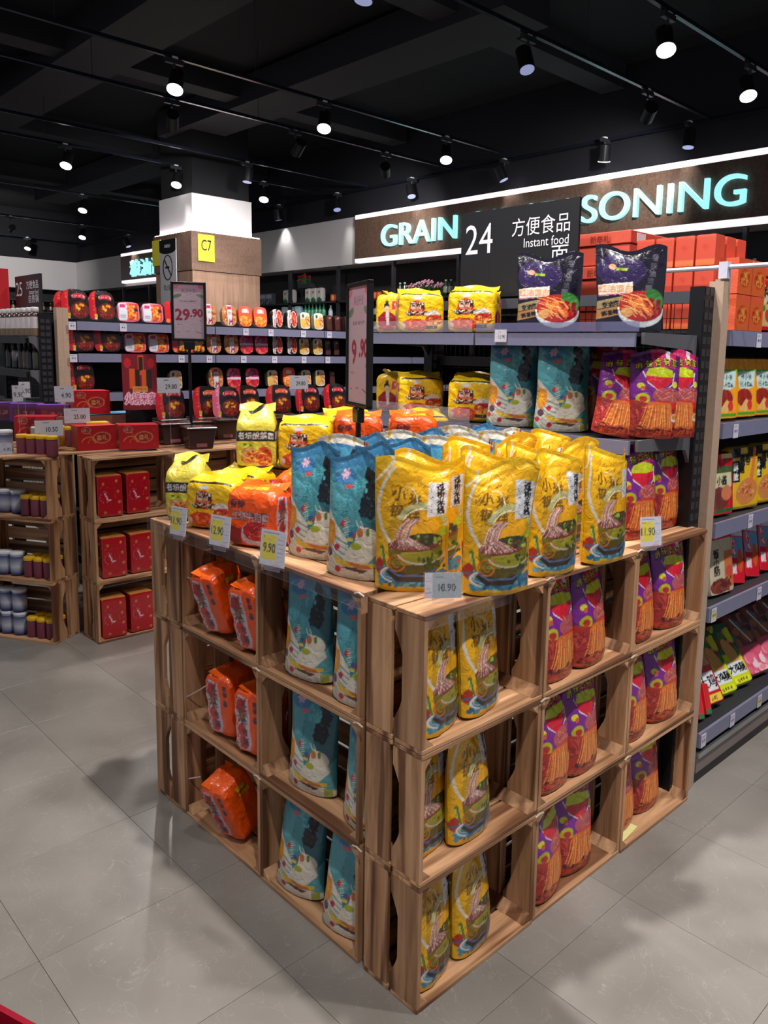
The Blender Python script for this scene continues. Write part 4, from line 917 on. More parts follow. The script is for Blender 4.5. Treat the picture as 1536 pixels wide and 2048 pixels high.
# packs at the left end
GO = 'noodle multipacks at the left end of the island top'
def pack(kind, loc, rz, label, group, tilt=(0, 0)):
    me, fl_, h = {'yellow_noodle_pack': (ypack[0], yflap, .160), 'yellow_noodle_packet': (ypack[1], yflap, .160), 'orange_noodle_pack': (opack[0], oflap, .168), 'orange_noodle_packet': (opack[1], oflap, .168), 'black_yellow_noodle_pack': (bpack, bflap, .192)}[kind]
    o = prod(kind, me, loc, rz, label, 'noodle pack', group, rot=(tilt[0], tilt[1], rz)); f = link('crimped_flap', fl_, (), o, (0, .01, h)); return o
pack('yellow_noodle_pack', (.12, 1.07, CZ), R(-64), 'yellow noodle pack at the island end behind the first yellow price tag', GO)
pack('orange_noodle_pack', stand(500, 1098, CZ, R(-66), .115), R(-66), 'orange noodle pack behind the second price tag, beside the teal pouch', GO)
pack('orange_noodle_packet', (.30, .86, DZ), R(-70), 'orange noodle pack behind the front orange one', GO)
pack('yellow_noodle_packet', (.24, 1.10, DZ), R(-75), 'yellow pack lying low behind the front yellow pack', GO)
pack('black_yellow_noodle_pack', (.115, 1.255, CZ), R(-50), 'olive and black noodle pack at the far left tip of the island top', GO)
pack('black_yellow_noodle_pack', (.30, 1.125, DZ+.162), R(-38), 'black banded yellow noodle pack perched on top of the others', GO)
pack('yellow_noodle_pack', (.43, 1.02, DZ+.162), R(-45), 'yellow noodle pack standing right of the black banded one', GO)
pack('yellow_noodle_packet', (.42, 1.10, DZ), R(-80), 'yellow pack hidden under the perched packs', GO)
pack('orange_noodle_packet', (.62, .96, DZ), R(-40), 'lower orange pack behind the left teal pouches', GO)
for i, (x, y, kk) in enumerate([(.60, .95, 'orange_noodle_packet'), (.78, .86, 'orange_noodle_pack'), (.72, 1.16, 'yellow_noodle_pack'), (.95, .98, 'yellow_noodle_packet')]):
    if i: pack(kk, (x, y, DZ), R(-40+10*i), '%s pack under the back row of packs, number %s from left' % (kk.split('_')[0], ORD[i]), GO)
    pack(kk, (x, y, DZ+.168), R(-45+9*i), '%s pack in the back row, %s from the left' % (kk.split('_')[0], ORD[i]), GO)

# goods inside the crates
GC = 'packs inside the island crates'
F_ = [.0125+.3305*k for k in range(3)]
def cv_oplain():
    c = Canvas(.56, (242, 84, 6), 220); c.ell(.55, .78, .22, .1, (206, 60, 10)); c.text('香辣', .55, .83, .085, (206, 186, 40), fat=1); c.text('牛肉面', .6, .72, .06, (196, 170, 30), fat=1); c.rect(0, 0, 1, .04, (220, 60, 8)); return c
oslump = softbox(.125, .12, .21, {'front': cv_oplain(), 'back': (240, 80, 6), 'left': cv_oside(), 'right': cv_oside(), 'top': (246, 90, 10), 'bottom': (236, 80, 6)}, n=7, wr=.006, seed=6, res=.0035)
oflap2 = flap(.115, (244, 96, 12), 12, .02)
for k, px, py, tx, ty, w in [(2, 432, 1254, -6, 16, 'left'), (2, 500, 1290, -4, 11, 'right'), (1, 440, 1458, 0, 6, 'left'), (1, 495, 1504, 0, 3, 'right'), (0, 460, 1650, -8, 20, 'only')]:
    p = at(px, py, X=.03)
    o = prod('orange_noodle_pack', oslump, (.085, p[1], F_[k]+.004+.063*math.sin(R(abs(ty)))), 0, '%s orange noodle pack slumped in the %s orange-pack crate' % (w, LV[k]), 'noodle pack', 'orange packs inside crates', rot=(R(tx), -R(ty), R(14)))
    link('crimped_flap', oflap2, (), o, (0, 0, .206))
for k, lst in ((2, ((598, 1362, -80, 0, 'left'), (683, 1425, -80, 0, 'right'))), (1, ((606, 1588, -80, 0, 'left'), (702, 1668, -96, 0, 'right'))), (0, ((578, 1795, -78, -3, 'left'), (672, 1885, -74, -4, 'right')))):
    for px, py, rz, tl, w in lst:
        p = stand(px, py, F_[k], R(rz), .08); p = (max(p[0], .055), p[1], p[2])
        bag('teal_noodle_pouch', p, R(rz), '%s teal pouch in the %s teal crate' % (w, LV[k]), 'teal pouches inside crates', tilt=R(tl-3), sc=.965)
for k, lst in ((2, ((900, 1482, 16, 'left'), (988, 1425, 14, 'right'))), (1, ((990, 1692, 8, 'right'), (880, 1705, 10, 'left'), (925, 1640, 6, 'rear middle'))), (0, ((888, 1985, 16, 'left'), (972, 1902, 10, 'right')))):
    for px, py, rz, w in lst:
        p = stand(px, py, F_[k], R(rz), .085)
        if w == 'rear middle': p = (.235, .148, p[2])
        if w == 'left' and k == 1: p = (.112, .100, p[2])
        bag('yellow_noodle_pouch', (max(p[0], .112), max(p[1], .066), p[2]), R(rz), '%s yellow pouch in the %s corner crate' % (w, LV[k]), 'yellow pouches inside crates', tilt=R(-3), sc=.965 if k else .93)
for k, lst in ((2, ((1133, 1368, 6, 'left'), (1202, 1330, 6, 'right'))), (1, ((1125, 1592, 2, 'left'), (1187, 1545, 6, 'right'))), (0, ((1095, 1818, 12, 'left'), (1163, 1745, -4, 'right')))):
    for px, py, rz, w in lst:
        p = stand(px, py, F_[k], R(rz), .085); bag('purple_noodle_pouch', (max(p[0], .575), max(p[1], .058), p[2]), R(rz), '%s purple pouch in the %s crate of the middle stack' % (w, LV[k]), 'purple pouches inside crates', tilt=R(-3))
for k, lst in ((2, ((1300, 1288, 4, 'left'), (1362, 1258, -4, 'right'))), (1, ((1278, 1482, 6, 'left'), (1338, 1442, -6, 'right'))), (0, ((1253, 1664, 8, 'left'), (1305, 1620, 0, 'right')))):
    for px, py, rz, w in lst:
        p = stand(px, py, F_[k], R(rz), .085); bag('purple_noodle_pouch', (max(p[0], 1.02), max(p[1], .058), p[2]), R(rz), '%s purple pouch in the %s crate of the rightmost stack' % (w, LV[k]), 'purple pouches inside crates', tilt=R(-3))
for k in range(3):
    pack('yellow_noodle_pack', (.2, 1.24, F_[k]), PI, 'yellow pack glimpsed through the slot of the %s end-on crate' % LV[k], 'packs in the end-on crates')
tag(MB().box(0, 0, 0, .11, .08, .0015).build('yellow_note', plain('pale_yellow_paper', (214, 206, 140), .6), None, (.95, .02, .0135), (0, 0, .1)), 'pale yellow slip on the floor of the bottom right crate', 'paper')
# pouches on the crate top at the right end
GP = 'purple pouches at the right end of the island'
for i, (px, py, rz, lb) in enumerate([(1285, 1080, -12, 'purple pouch behind the right yellow price tag'), (1340, 1058, -4, 'purple pouch against the end shelving, at the island end')]):
    bag('purple_noodle_pouch', stand(px, py, CZ, R(rz), .085), R(rz), lb, GP)
bag('purple_noodle_pouch', (1.05, .20, DZ), R(-10), 'purple pouch in the second row at the island end', GP)
# shelves of the end unit
GE = 'goods on the end shelving'
for px, rz, lb in [(1236, -46, 'tilted purple pouch at the front right of the lower shelf'), (1306, -34, 'purple pouch second from right on the lower shelf'), (1350, -26, 'purple pouch against the slotted upright')]:
    xx = {1236: 1.03, 1306: 1.10, 1350: 1.19}[px]; p = at(px, 872, X=xx); bag('purple_noodle_pouch', (xx, p[1]+.01, 1.3095), R(rz), lb, GE, tilt=R(-8 if px < 1300 else -3), sc=.92, roll=R(9 if px < 1300 else 3))
for px, rz, lb in [(1019, -64, 'left teal pouch on the lower end shelf'), (1118, -58, 'right teal pouch on the lower end shelf')]:
    p = at(px, 850, X=1.03); bag('teal_noodle_pouch', (1.04, p[1], 1.3095), R(rz), lb, GE, tilt=R(-2), sc=1.0)
bag('purple_noodle_pouch', (1.22, .36, 1.3095), R(-50), 'shaded purple pouch behind the tilted one', GE)
for px, rz, lb in [(1092, -52, 'left black noodle pouch with a noodle bowl picture under sign 24'), (1255, -45, 'right black noodle pouch with a noodle bowl picture')]:
    p = at(px, 655, X=1.02); bag('black_noodle_pouch', (1.03, p[1], 1.6395), R(rz), lb, GE, tilt=R(-4))
for z, row, zy in ((1.6395, 'top', 640), (1.3095, 'lower', 800)):
    for px, rz, w in ((835, -36, 'left'), (945, -62, 'right')):
        p = at(px, zy, X=1.06); pack('yellow_noodle_pack' if w == 'left' else 'yellow_noodle_packet', (1.07, p[1], z), R(rz), '%s yellow noodle pack on the %s end shelf' % (w, row), GE)
    p = at(782, zy, X=1.09); pack('yellow_noodle_pack', (1.13, p[1]+.03, z), R(38), 'leftmost yellow pack, side panel showing, on the %s end shelf' % row, GE)
    pack('yellow_noodle_pack', (1.27, 1.00, z), R(-60), 'yellow noodle pack in the back row of the %s end shelf' % row, GE)

# ------------------------------------------------------------------ price tags
def price_card(loc, rz, w, h, price, label, yellow_=True, grey=False, lean=-.12, group='price tags on the island', stem=True):
    t = empty('price_tag', loc, rz, label, 'price tag', group, rot=(lean, 0, rz))
    c = Canvas(w/h, (206, 204, 214), 150)
    if yellow_:
        c.rect(.06, .16, .62, .86, (226, 206, 30)); c.text(price, .36, .5, .26, (50, 46, 30), sx=.75, fat=1); c.line([(.1, .92), (.7, .92)], .03, (130, 130, 140))
        for k in range(6): c.line([(.68, .76-.12*k), (.92, .76-.12*k)], .018, (160, 158, 166))
        c.rect(.55, .0, .85, .06, (220, 170, 196)); c.text('特价', .16, .8, .06, (90, 80, 20))
    else:
        if grey: c.p[:] = (160, 166, 170)
        c.rect(0, 0, .2, 1, (206, 196, 206) if grey else (210, 208, 218)); c.text(price, .6, .42, .3, (30, 30, 34), sx=.8, fat=1); c.line([(.3, .85), (.5, .85)], .03, (70, 70, 76)); c.line([(.03, .2), (.17, .2)], .03, (180, 120, 140))
        for k in range(4): c.line([(.04, .8-.14*k), (.16, .8-.14*k)], .018, (190, 150, 165))
    link('card', softbox(w, .002, h, {'front': c, 'side': (206, 204, 210)}, n=400, wr=0, mat=SHINY, res=.0022), (), t)
    MB().box(-w/2-.004, -.0035, -.006, w/2+.004, -.0022, h+.003).build('clear_sleeve', CLEAR2, t)
    if stem: MB().box(-w*.3, .002, -.014, w*.3, .005, .02).build('clip', CLEAR, t)
    return t
CLEAR2 = clear_mat('clear_sleeve_plastic', (230, 230, 240), .04)
for px, py, w, h, pr_, lb in [(355, 1070, .072, .088, '11.90', 'yellow and white price tag at the far left end of the island'), (438, 1092, .082, .088, '12.90', 'yellow and white price tag in front of the orange pack'),
        (543, 1132, .09, .095, '9.90', 'largest yellow and white price tag, left of the teal pouches')]:
    p = at(px, py, X=-.03); price_card((-.03, p[1], p[2]), R(-78), w, h, pr_, lb)
p = at(886, 1196, Y=-.02); price_card((p[0], -.02, p[2]), R(-38), .082, .056, '10.90', 'grey electronic price tag between the two front yellow pouches', False, True)
p = at(1302, 1092, Y=-.014); price_card((p[0], -.014, p[2]), R(-24), .074, .088, '11.90', 'yellow and white price tag at the right end of the island')
p = at(1001, 684, X=.953); price_card((.953, p[1], p[2]), R(-90), .052, .042, '16.90', 'small white price tag on the top rail of the end shelving', False, group='price tags on shelf rails', stem=False, lean=0)

# ================================================================== FAR SHELF RUN
GR = 'packs on the far shelf run'
B1, B2, B3 = 1.712, 1.512, 1.262
seq1 = [(112, 'hot'), (152, 'hot'), (205, 'hot'), (258, 'A'), (306, 'A'), (348, 'B'), (378, 'B'), (418, 'C'), (459, 'C'), (491, 'D'), (521, 'D'), (555, 'F'), (584, 'F'), (610, 'G'), (637, 'G'), (659, 'H'), (675, 'H'), (695, 'H')]
seq2 = [(162, 'hot'), (215, 'hot'), (271, 'A'), (318, 'A'), (362, 'B'), (392, 'B'), (428, 'C'), (463, 'C'), (493, 'E'), (523, 'E'), (555, 'F'), (584, 'F'), (608, 'G'), (635, 'G'), (656, 'H'), (673, 'H')]
seq3 = [(162, 'hot'), (352, 'G'), (432, 'C'), (468, 'E'), (505, 'E'), (545, 'G'), (578, 'D'), (612, 'G'), (640, 'G'), (665, 'H')]
NM = {'hot': ('hotpot_box', 'black and red hotpot box'), 'A': ('food_tray', 'white and orange noodle tray'), 'B': ('food_tray', 'red striped black rice tray'), 'C': ('food_tray', 'brown tray with white centre band'),
      'D': ('food_tray', 'orange noodle tray'), 'E': ('food_tray', 'pink noodle tray'), 'F': ('food_tray', 'dark tray with red bowl picture'), 'G': ('food_tray', 'cream yellow tray with dark dot'), 'H': ('dessert_jar', 'small brown stacked dessert box')}
for row, seq, z, yy in (('top', seq1, B1, 655), ('second', seq2, B2, 712), ('third', seq3, B3, 770)):
    cnt = {}
    for px, k in seq:
        cnt[k] = cnt.get(k, 0)+1
        p = at(px, yy, Y=3.97)
        x = max(p[0], .80) if row != 'top' or px > 130 else p[0]
        if px < 130: x = .72
        nm, lb = NM[k]; me = hotp[0] if k == 'hot' else (cubeH if k == 'H' else trays[k])
        if px < 130: loc = (.80, 4.10, z-.0)
        else: loc = (p[0], 3.985, z+.005)
        prod(nm, me, loc, 0, '%s, %s on the %s shelf of the far run' % (lb, ORD[cnt[k]-1], row), 'food pack', GR, rot=(R(-8), 0, R(-6)))
        if k == 'H': prod(nm, me, (p[0], 3.985, z+.0) if 0 else (p[0], 4.06, z), 0, '%s behind the %s, %s far shelf' % (lb, ORD[cnt[k]-1], row), 'food pack', GR)
        elif row == 'second' and k in 'AGBE': prod(nm, me, (p[0]-.02, 4.10, z+.02), 0, '%s behind the %s, second far shelf' % (lb, ORD[cnt[k]-1]), 'food pack', GR, rot=(R(-8), 0, 0))
def rail_tag(p, rz, label, yellow_=False, w=.045, h=.05):
    t = empty('price_tag', p, rz, label, 'price tag', 'price tags on shelf rails')
    c = Canvas(w/h, (200, 196, 214), 60)
    if yellow_: c.rect(.12, .1, .88, .9, (206, 196, 120))
    c.text('9.9', .5, .45, .28, (70, 66, 90)); c.line([(.15, .8), (.7, .8)], .05, (150, 146, 170))
    link('card', softbox(w, .002, h, {'front': c, 'side': (200, 196, 210)}, n=400, wr=0, mat=CARD, res=.004), (), t)
for row, z, pxs in (('top', B1-.058, (145, 247, 366, 492, 542, 607, 659)), ('second', B2-.058, (145, 362, 418, 487, 549, 608, 656))):
    for i, px in enumerate(pxs):
        p = at(px, 660, Y=3.894); rail_tag((p[0], 3.895, z+.002), 0, '%s tag from the left on the %s rail of the far run' % (ORD[i], row))

# stacked hotpots on the far left display, seen over the island's left end
tub = MB()
for (w0, w1, z0, z1) in ((.062, .078, 0, .11), (.084, .084, .111, .125)):
    b = len(tub.v); tub.v += [(sx*w*1.05, sy*w, z) for w, z in ((w0, z0), (w1, z1)) for sx, sy in ((-1, -1), (1, -1), (1, 1), (-1, 1))]
    tub.f += [tuple(b+i for i in q) for q in ((0, 3, 2, 1), (4, 5, 6, 7), (0, 1, 5, 4), (1, 2, 6, 5), (2, 3, 7, 6), (3, 0, 4, 7))]
tubm = tub.mesh('tub', .004); tubm.materials.append(plain('smoky_brown_plastic', (70, 48, 46), .25))
band = MB().box(-.03, -.0805, .001, .03, -.079, .10).mesh('band'); band.materials.append(plain('dull_pink_card', (150, 84, 88), .5))
def bowl(x, y, z, rz, label):
    o = prod('plastic_food_tub', tubm, (x, y, z), rz, label, 'tub', 'plastic tubs under the hotpot boxes'); 
    link('paper_band', band, (), o, (0, .010, 0), (R(-8), 0, 0))
HX = [(1.00, 3.10), (1.19, 3.14), (1.38, 3.16), (1.58, 3.12), (1.78, 3.14), (1.98, 3.12), (2.18, 3.14), (2.39, 3.14)]
for i, (x, y) in enumerate(HX): bowl(x, y+.02, 1.0035, R(-8), 'brown see-through food tub, %s from the left under the hotpots' % ORD[i])
bowl(1.07, 2.93, .992, R(-14), 'brown see-through food tub in front of the row, beside the red boxes')
GH = 'hotpot boxes stacked above the tubs'
for i, (px, base, v, rz, lb) in enumerate([(340, 838, 0, -16, 'hotpot box below the 29.80 tag'), (412, 826, 1, -14, 'hotpot box with orange logo, left of the pink one'), (452, 842, 2, -20, 'pink striped hotpot box in front'),
        (492, 826, 1, -14, 'hotpot box with orange logo, right of the pink one'), (556, 822, 1, -22, 'hotpot box in the middle of the row'), (614, 826, 0, -22, 'hotpot box under the second price card'),
        (668, 820, 0, -18, 'hotpot box left of the 9.90 sign'), (716, 818, 0, -14, 'hotpot box half behind the 9.90 sign')]):
    y = 3.06 if v == 2 else 3.16; p = at(px, base, Y=y)
    prod('hotpot_box', hotp[v], (p[0], y, 1.139), 0, lb, 'food pack', GH, rot=(R(-12), 0, R(rz)))
for i, x in enumerate((1.1, 1.35, 1.62, 1.9)):
    prod('hotpot_box', hotp[i % 2], (x, 3.34, 1.10), 0, 'hotpot box in the back row, %s from left' % ORD[i], 'food pack', GH, rot=(R(-16), 0, R(-10)))
    bowl(x, 3.36, 1.0035, 0, 'food tub in the back row, %s from left' % ORD[i])
c = simple(.6, (130, 20, 36), lambda c: (c.ell(.16, .84, .1, .09, (206, 30, 40)), c.ell(.84, .84, .1, .09, (206, 30, 40)), c.rect(.46, .62, .62, .98, (226, 90, 30)), c.rect(.48, .7, .6, .95, (40, 24, 26)), c.rect(.2, .38, .36, .74, (226, 90, 30)), c.rect(.38, .38, .5, .72, (40, 24, 26)),
     c.rect(.56, .38, .68, .72, (226, 90, 30)), c.rect(.68, .38, .84, .72, (40, 24, 26)), c.rect(.28, .32, .72, .42, (224, 150, 60)), c.text('火锅底料', .5, .37, .05, (150, 50, 20)), c.text('火锅来袭', .5, .2, .2, (240, 210, 225), sx=.62, fat=5), c.text('火锅来袭', .5, .2, .2, (206, 30, 90), sx=.62)), 200)
prod('display_board', softbox(.19, .01, .32, {'front': c, 'side': (130, 20, 36)}, n=400, wr=0, mat=CARD, res=.003), (.865, 3.22, 1.2), R(-20), 'dark red promo board with bottle pictures and white pink lettering', 'sign', rot=(R(-6), 0, R(-20)))
MB().box(.80, 3.215, 1.0035, .93, 3.28, 1.199).build('support', BLACK); tag(bpy.data.objects['support'], 'dark riser block under the red promo board', 'riser')
bpy.data.objects['support'].name = 'display_riser'

# ------------------------------------------------------------------ far left display goods
CARTON = plain('brown_carton', (140, 84, 72), .7)
def carton(x0, y0, z0, w, d, h, rz, label, mat=CARTON):
    t = empty('open_carton', (x0, y0, z0), rz, label, 'carton'); a = .004
    MB().box(-w/2, -d/2, 0, w/2, d/2, a).build('bottom', mat, t)
    MB().box(-w/2, -d/2, a, w/2, -d/2+a, h).build('side', mat, t); MB().box(-w/2, d/2-a, a, w/2, d/2, h).build('side', mat, t)
    MB().box(-w/2, -d/2+a, a, -w/2+a, d/2-a, h).build('side', mat, t); MB().box(w/2-a, -d/2+a, a, w/2, d/2-a, h).build('side', mat, t)
    MB().box(-w/2+.01, -d/2+.01, a, w/2-.01, d/2-.01, h-.006).build('packed_goods', plain('packed_goods', (150, 96, 100), .6), t)
carton(.68, 3.42, 1.0035, .50, .22, .165, R(-4), 'brown open carton under the topmost red gift box')
tag(MB().box(.60, 3.35, 1.170, .93, 3.5, 1.174).build('blue_sheet', plain('pale_blue_sheet', (110, 170, 214), .4)), 'pale blue sheet on the brown carton', 'sheet')
GG = 'red gift boxes on the far left display'
def giftbox(x, y, z, rz, label, s=.87):
    o = prod('gift_box', gift, (x, y, z), rz, label, 'gift box', GG); o.scale = (s, s, s)
giftbox(.55, 3.14, 1.0035, R(-4), 'red gift box standing on the crate between jars and its twin')
giftbox(.76, 3.05, 1.0035, R(-16), 'right red gift box at the crate corner behind the yellow pack')
giftbox(.64, 3.42, 1.175, R(-4), 'topmost red gift box, on the brown carton')
giftbox(.36, 3.43, 1.04, R(-30), 'red gift box turned away behind the price cards')
jar_b = lathe([(0, .002), (.027, .0), (.0285, .01), (.0285, .085), (.024, .092), (.0, .093)], [(104, 44, 62), (104, 44, 62), (120, 50, 70), (112, 44, 60), (90, 40, 50), (90, 40, 50)])
jar_l = lathe([(.0285, .090), (.0295, .094), (.0295, .106), (.026, .110), (0, .111)], [(226, 176, 20)]*5)
can_b = lathe([(0, 0), (.036, 0), (.037, .012), (.037, .05), (.037, .10), (.035, .112), (0, .113)], [(36, 44, 100), (36, 44, 100), (60, 68, 120), (196, 198, 210), (60, 66, 116), (190, 192, 206), (210, 210, 216)])
can_l = lathe([(.037, .110), (.038, .113), (.038, .123), (.034, .127), (0, .127)], [(225, 225, 230)]*5)
yj_b = lathe([(0, .0), (.03, .0), (.0305, .01), (.0305, .085), (.028, .09), (0, .09)], [(190, 130, 30)]*6)
gj_b = lathe([(0, .0), (.026, .0), (.0265, .01), (.0265, .10), (.024, .106), (0, .107)], [(150, 150, 140), (150, 150, 140), (170, 168, 160), (150, 148, 140), (226, 226, 228), (226, 226, 228)])
CJ = 'jars and cans of the far left display'
def jar(x, y, z, label, kind='purple'):
    b, l_, nm = {'purple': (jar_b, jar_l, 'food_jar'), 'can': (can_b, can_l, 'milk_tin'), 'yellow': (yj_b, jar_l, 'food_jar'), 'grey': (gj_b, None, 'food_jar')}[kind]
    o = prod(nm, b, (x, y, z), 0, label, 'jar' if kind != 'can' else 'tin', CJ)
    if l_: link('lid', l_, (), o)
def A(lx, ly):
    'local frame of the turned crate stack: lx along its face from the right corner leftwards, ly into it'
    d = np.array([.507, -.862]); n = np.array([.862, .507]); p = np.array([.244, 2.983])-d*lx+n*ly; return p
for k in range(3):
    for i in range(3):
        p = A(.055+.061*i, .05); jar(p[0], p[1], F_[k], 'plum jar with yellow lid, %s from right in the %s left crate' % (ORD[i], LV[k]))
        p = A(.055+.061*i, .115); jar(p[0], p[1], F_[k], 'plum jar in the back row, %s from right in the %s left crate' % (ORD[i], LV[k]))
    for i in range(3):
        p = A(.262+.078*i, .06+.03*(k == 2)); jar(p[0], p[1], F_[k], 'white and blue tin, %s from the jars in the %s left crate' % (ORD[i], LV[k]), 'can')
        if k == 0: jar(p[0], p[1], F_[k]+.128, 'white and blue tin stacked on the %s tin of the bottom left crate' % ORD[i], 'can')
dk3 = empty('deck', (A(0, 0)[0], A(0, 0)[1], 1.0035), angA, 'plank deck under the jars and tins at the left edge', 'deck')
for j in range(5): link('plank', dkm, (), dk3, (-1.15, .20+j*.1155, 0))
ZA = .9915
for i in range(4): p = A(.01+.061*i, .06); jar(p[0], p[1], ZA, 'plum jar with pale yellow lid on the display top, %s from right' % ORD[i])
for i in range(3): p = A(.30+.078*i, .06); jar(p[0], p[1], ZA, 'dark blue and white tin on the display top, %s from right' % ORD[i], 'can')
ZB = 1.0155
for i in range(4): p = A(.02+.07*i, .30); jar(p[0], p[1], ZB+.03 if 0 else ZB, '%s yellow-lidded jar of the second row, counted from right' % ORD[i], 'purple' if i < 2 else 'yellow')
for i in range(3): p = A(.14+.056*i, .23); jar(p[0], p[1], ZB, 'grey slim jar with white cap, %s from right in the second row' % ORD[i], 'grey')
riser = tag(MB().box(0, 0, 0, .46, .2, .11).build('display_riser', BLACK, None, (A(.72, .37)[0], A(.72, .37)[1], ZB), (0, 0, angA)), 'black riser under the purple boxes at the left edge', 'riser')
for i in range(3):
    p = A(.32+.185*i, .46)
    prod('purple_box', softbox(.17, .09, .10, {'front': simple(1.7, (96, 44, 120), lambda c: (c.rect(.1, .1, .9, .8, (90, 36, 44)), c.rect(.12, .1, .3, .7, (110, 50, 50)), c.text('礼盒', .6, .45, .3, (160, 110, 120)))), 'top': (126, 70, 170), 'side': (96, 44, 130)}, n=400, wr=0, mat=CARD, res=.006),
         (p[0], p[1], ZB+.1105), angA+R(30), 'purple and maroon box on the riser, %s from right' % ORD[i], 'box', 'purple boxes on the left riser')
p = A(.0, .40); prod('yellow_topped_box', softbox(.12, .09, .13, {'front': simple(.9, (196, 120, 70), lambda c: (c.rect(0, .7, 1, 1, (236, 190, 20)), c.rect(.2, .1, .8, .6, (206, 150, 110)))), 'top': (240, 196, 20), 'side': (190, 90, 60)}, n=400, wr=0, mat=CARD, res=.006), (p[0], p[1], ZB), R(-10), 'box with a yellow top beside the topmost gift box', 'box')
for k in range(3):
    for i, x in enumerate((.515+.03*0, .665)):
        y = 2.90; m = softbox(.135, .13, .225, {'front': cv_cans(), 'side': (165, 12, 28), 'top': (190, 130, 60)}, n=14, wr=.002, seed=k, mat=SHINY, res=.005) if (k, i) == (0, 0) else m
        prod('can_pack', m, (x+.012*(k == 1), y+.01, F_[k]), R(-6+5*i), '%s red shrink-wrapped can pack in the %s crate' % (('left', 'right')[i], LV[k]), 'can pack', 'red can packs')
for px, py, w, h, t_, lb, yy in [(99, 872, .135, .082, '10.50', 'white price card reading 10.50 above the plum jars', 3.12), (155, 846, .13, .08, '25.00', 'white price card reading 25.00 above the red gift box', 3.18), (129, 804, .095, .085, '4.90', 'white price card before the yellow-topped box', 3.22),
        (36, 803, .05, .085, '9.90', 'white price card seen at an angle, left of the yellow jars', 3.3), (50, 795, .055, .085, '6.90', 'white price card behind the angled one', 3.42), (12, 908, .055, .055, '4.90', 'small card on the blue tins at the left edge', 3.05)]:
    p = at(px, py, Y=yy); t = price_card((p[0], yy, p[2]), R(-12), w, h, t_, lb, False, lean=-.1, group='price cards of the far left display', stem=False)
    MB().cyl((0, .004, -(p[2]-1.0)), (0, .004, .02), .002, n=6).build('stem', CLEAR, t)
for px, py, t_, lb in [(338, 786, '29.80', 'grey white price card over the first hotpot box'), (598, 778, '29.80', 'grey white price card over the hotpots at the middle')]:
    p = at(px, py, Y=2.98); t = price_card((p[0], 2.98, p[2]), R(-14), .125, .085, t_, lb, False, lean=-.1, group='price cards over the hotpots', stem=False)
    MB().cyl((0, .004, -(p[2]-1.0)), (0, .004, .02), .002, n=6).build('stem', CLEAR, t)

# ------------------------------------------------------------------ sauce bottles of the left end shelving
sb_ = lathe([(0, 0), (.029, 0), (.030, .01), (.030, .05), (.030, .052), (.030, .118), (.03, .12), (.026, .135), (.018, .15), (0, .15)], [(120, 96, 70)]*4+[(206, 196, 196), (206, 196, 196)]+[(70, 50, 44)]*4, mat=SHINY)
sc_ = lathe([(.021, .148), (.023, .15), (.023, .172), (.019, .178), (0, .178)], [(210, 206, 206)]*5, mat=CARD)
for i in range(9):
    y = 4.06+.092*i; o = prod('sauce_bottle', sb_, (.56, y-.09, 1.6095), 0, 'sauce bottle with white cap and label, %s from the right on the top left shelf' % ORD[i], 'bottle', 'sauce bottles at the left edge'); link('cap', sc_, (), o)
for i, (y, c1) in enumerate([(4.02, (60, 60, 30)), (4.13, (26, 26, 30)), (4.2, (120, 60, 30)), (4.28, (36, 30, 30)), (4.40, (24, 24, 26)), (4.52, (40, 26, 24))]):
    m = lathe([(0, 0), (.026, 0), (.027, .01), (.027, .04), (.027, .10), (.022, .12), (.011, .14), (.011, .165), (0, .166)], [(20, 18, 18), (20, 18, 18), (24, 20, 20), c1, c1 if i != 4 else (206, 196, 186), (20, 18, 18), (20, 18, 18), (30, 30, 34), (30, 30, 34)], mat=SHINY)
    prod('dark_bottle', m, (.57, y-.02, 1.4045), 0, 'dark sauce bottle, %s from the right on the second left shelf' % ORD[i], 'bottle', 'dark bottles at the left edge')
t = tag(softbox_o := link('promo_box', softbox(.26, .12, .30, {'front': simple(.85, (206, 196, 200), lambda c: (c.rect(0, .62, 1, 1, (214, 20, 40)), c.text('大促销', .5, .8, .2, (240, 120, 120)), c.rect(0, .56, 1, .62, (230, 210, 215)), c.text('特惠装', .45, .45, .08, (200, 60, 80)), c.rect(.86, .1, 1, .5, (206, 70, 30)))), 'side': (200, 30, 40)}, n=400, wr=0, mat=CARD, res=.006), (), None, (.56, 4.74, 1.755), (0, 0, -PI/2)), 'red and white promo box on top of the left end shelving', 'box')

# ================================================================== RIGHT SHELF RUN
GQ = 'packs on the right shelf run'
def flat(name, w, d, h, cvs, loc, rot, label, side, n=12, wr=.002, group=GQ, cat='food pack', mat=None):
    m = softbox(w, d, h, {'front': cvs, 'side': side}, n=n, wr=wr, mat=mat or SHINY, res=.004) if not isinstance(cvs, bpy.types.Mesh) else cvs
    prod(name, m, loc, 0, label, cat, group, rot=rot); return m
ora = softbox(.072, .072, .108, {'front': simple(.66, (198, 72, 50), lambda c: (c.text('礼', .5, .6, .2, (190, 60, 40)), c.line([(.1, .25), (.9, .25)], .02, (190, 60, 40)))), 'left': simple(.66, (194, 70, 48), lambda c: (c.text('福', .5, .6, .2, (186, 56, 40)), c.rect(0, 0, 1, .2, (230, 110, 60)))), 'side': (194, 74, 52)}, n=26, wr=0, mat=CARD, res=.006)
n_ = 0
for l in range(3):
    for j in range(4):
        for i in range(3):
            n_ += 1; prod('orange_gift_pack', ora, (1.53+.085*i, .15+.078*j, 1.6655+.1095*l), 0, 'orange gift pack, %s level, %s column, %s row behind end shelving' % (ORD[l], ORD[j], ORD[i]), 'gift pack', 'orange gift packs behind the end shelving')
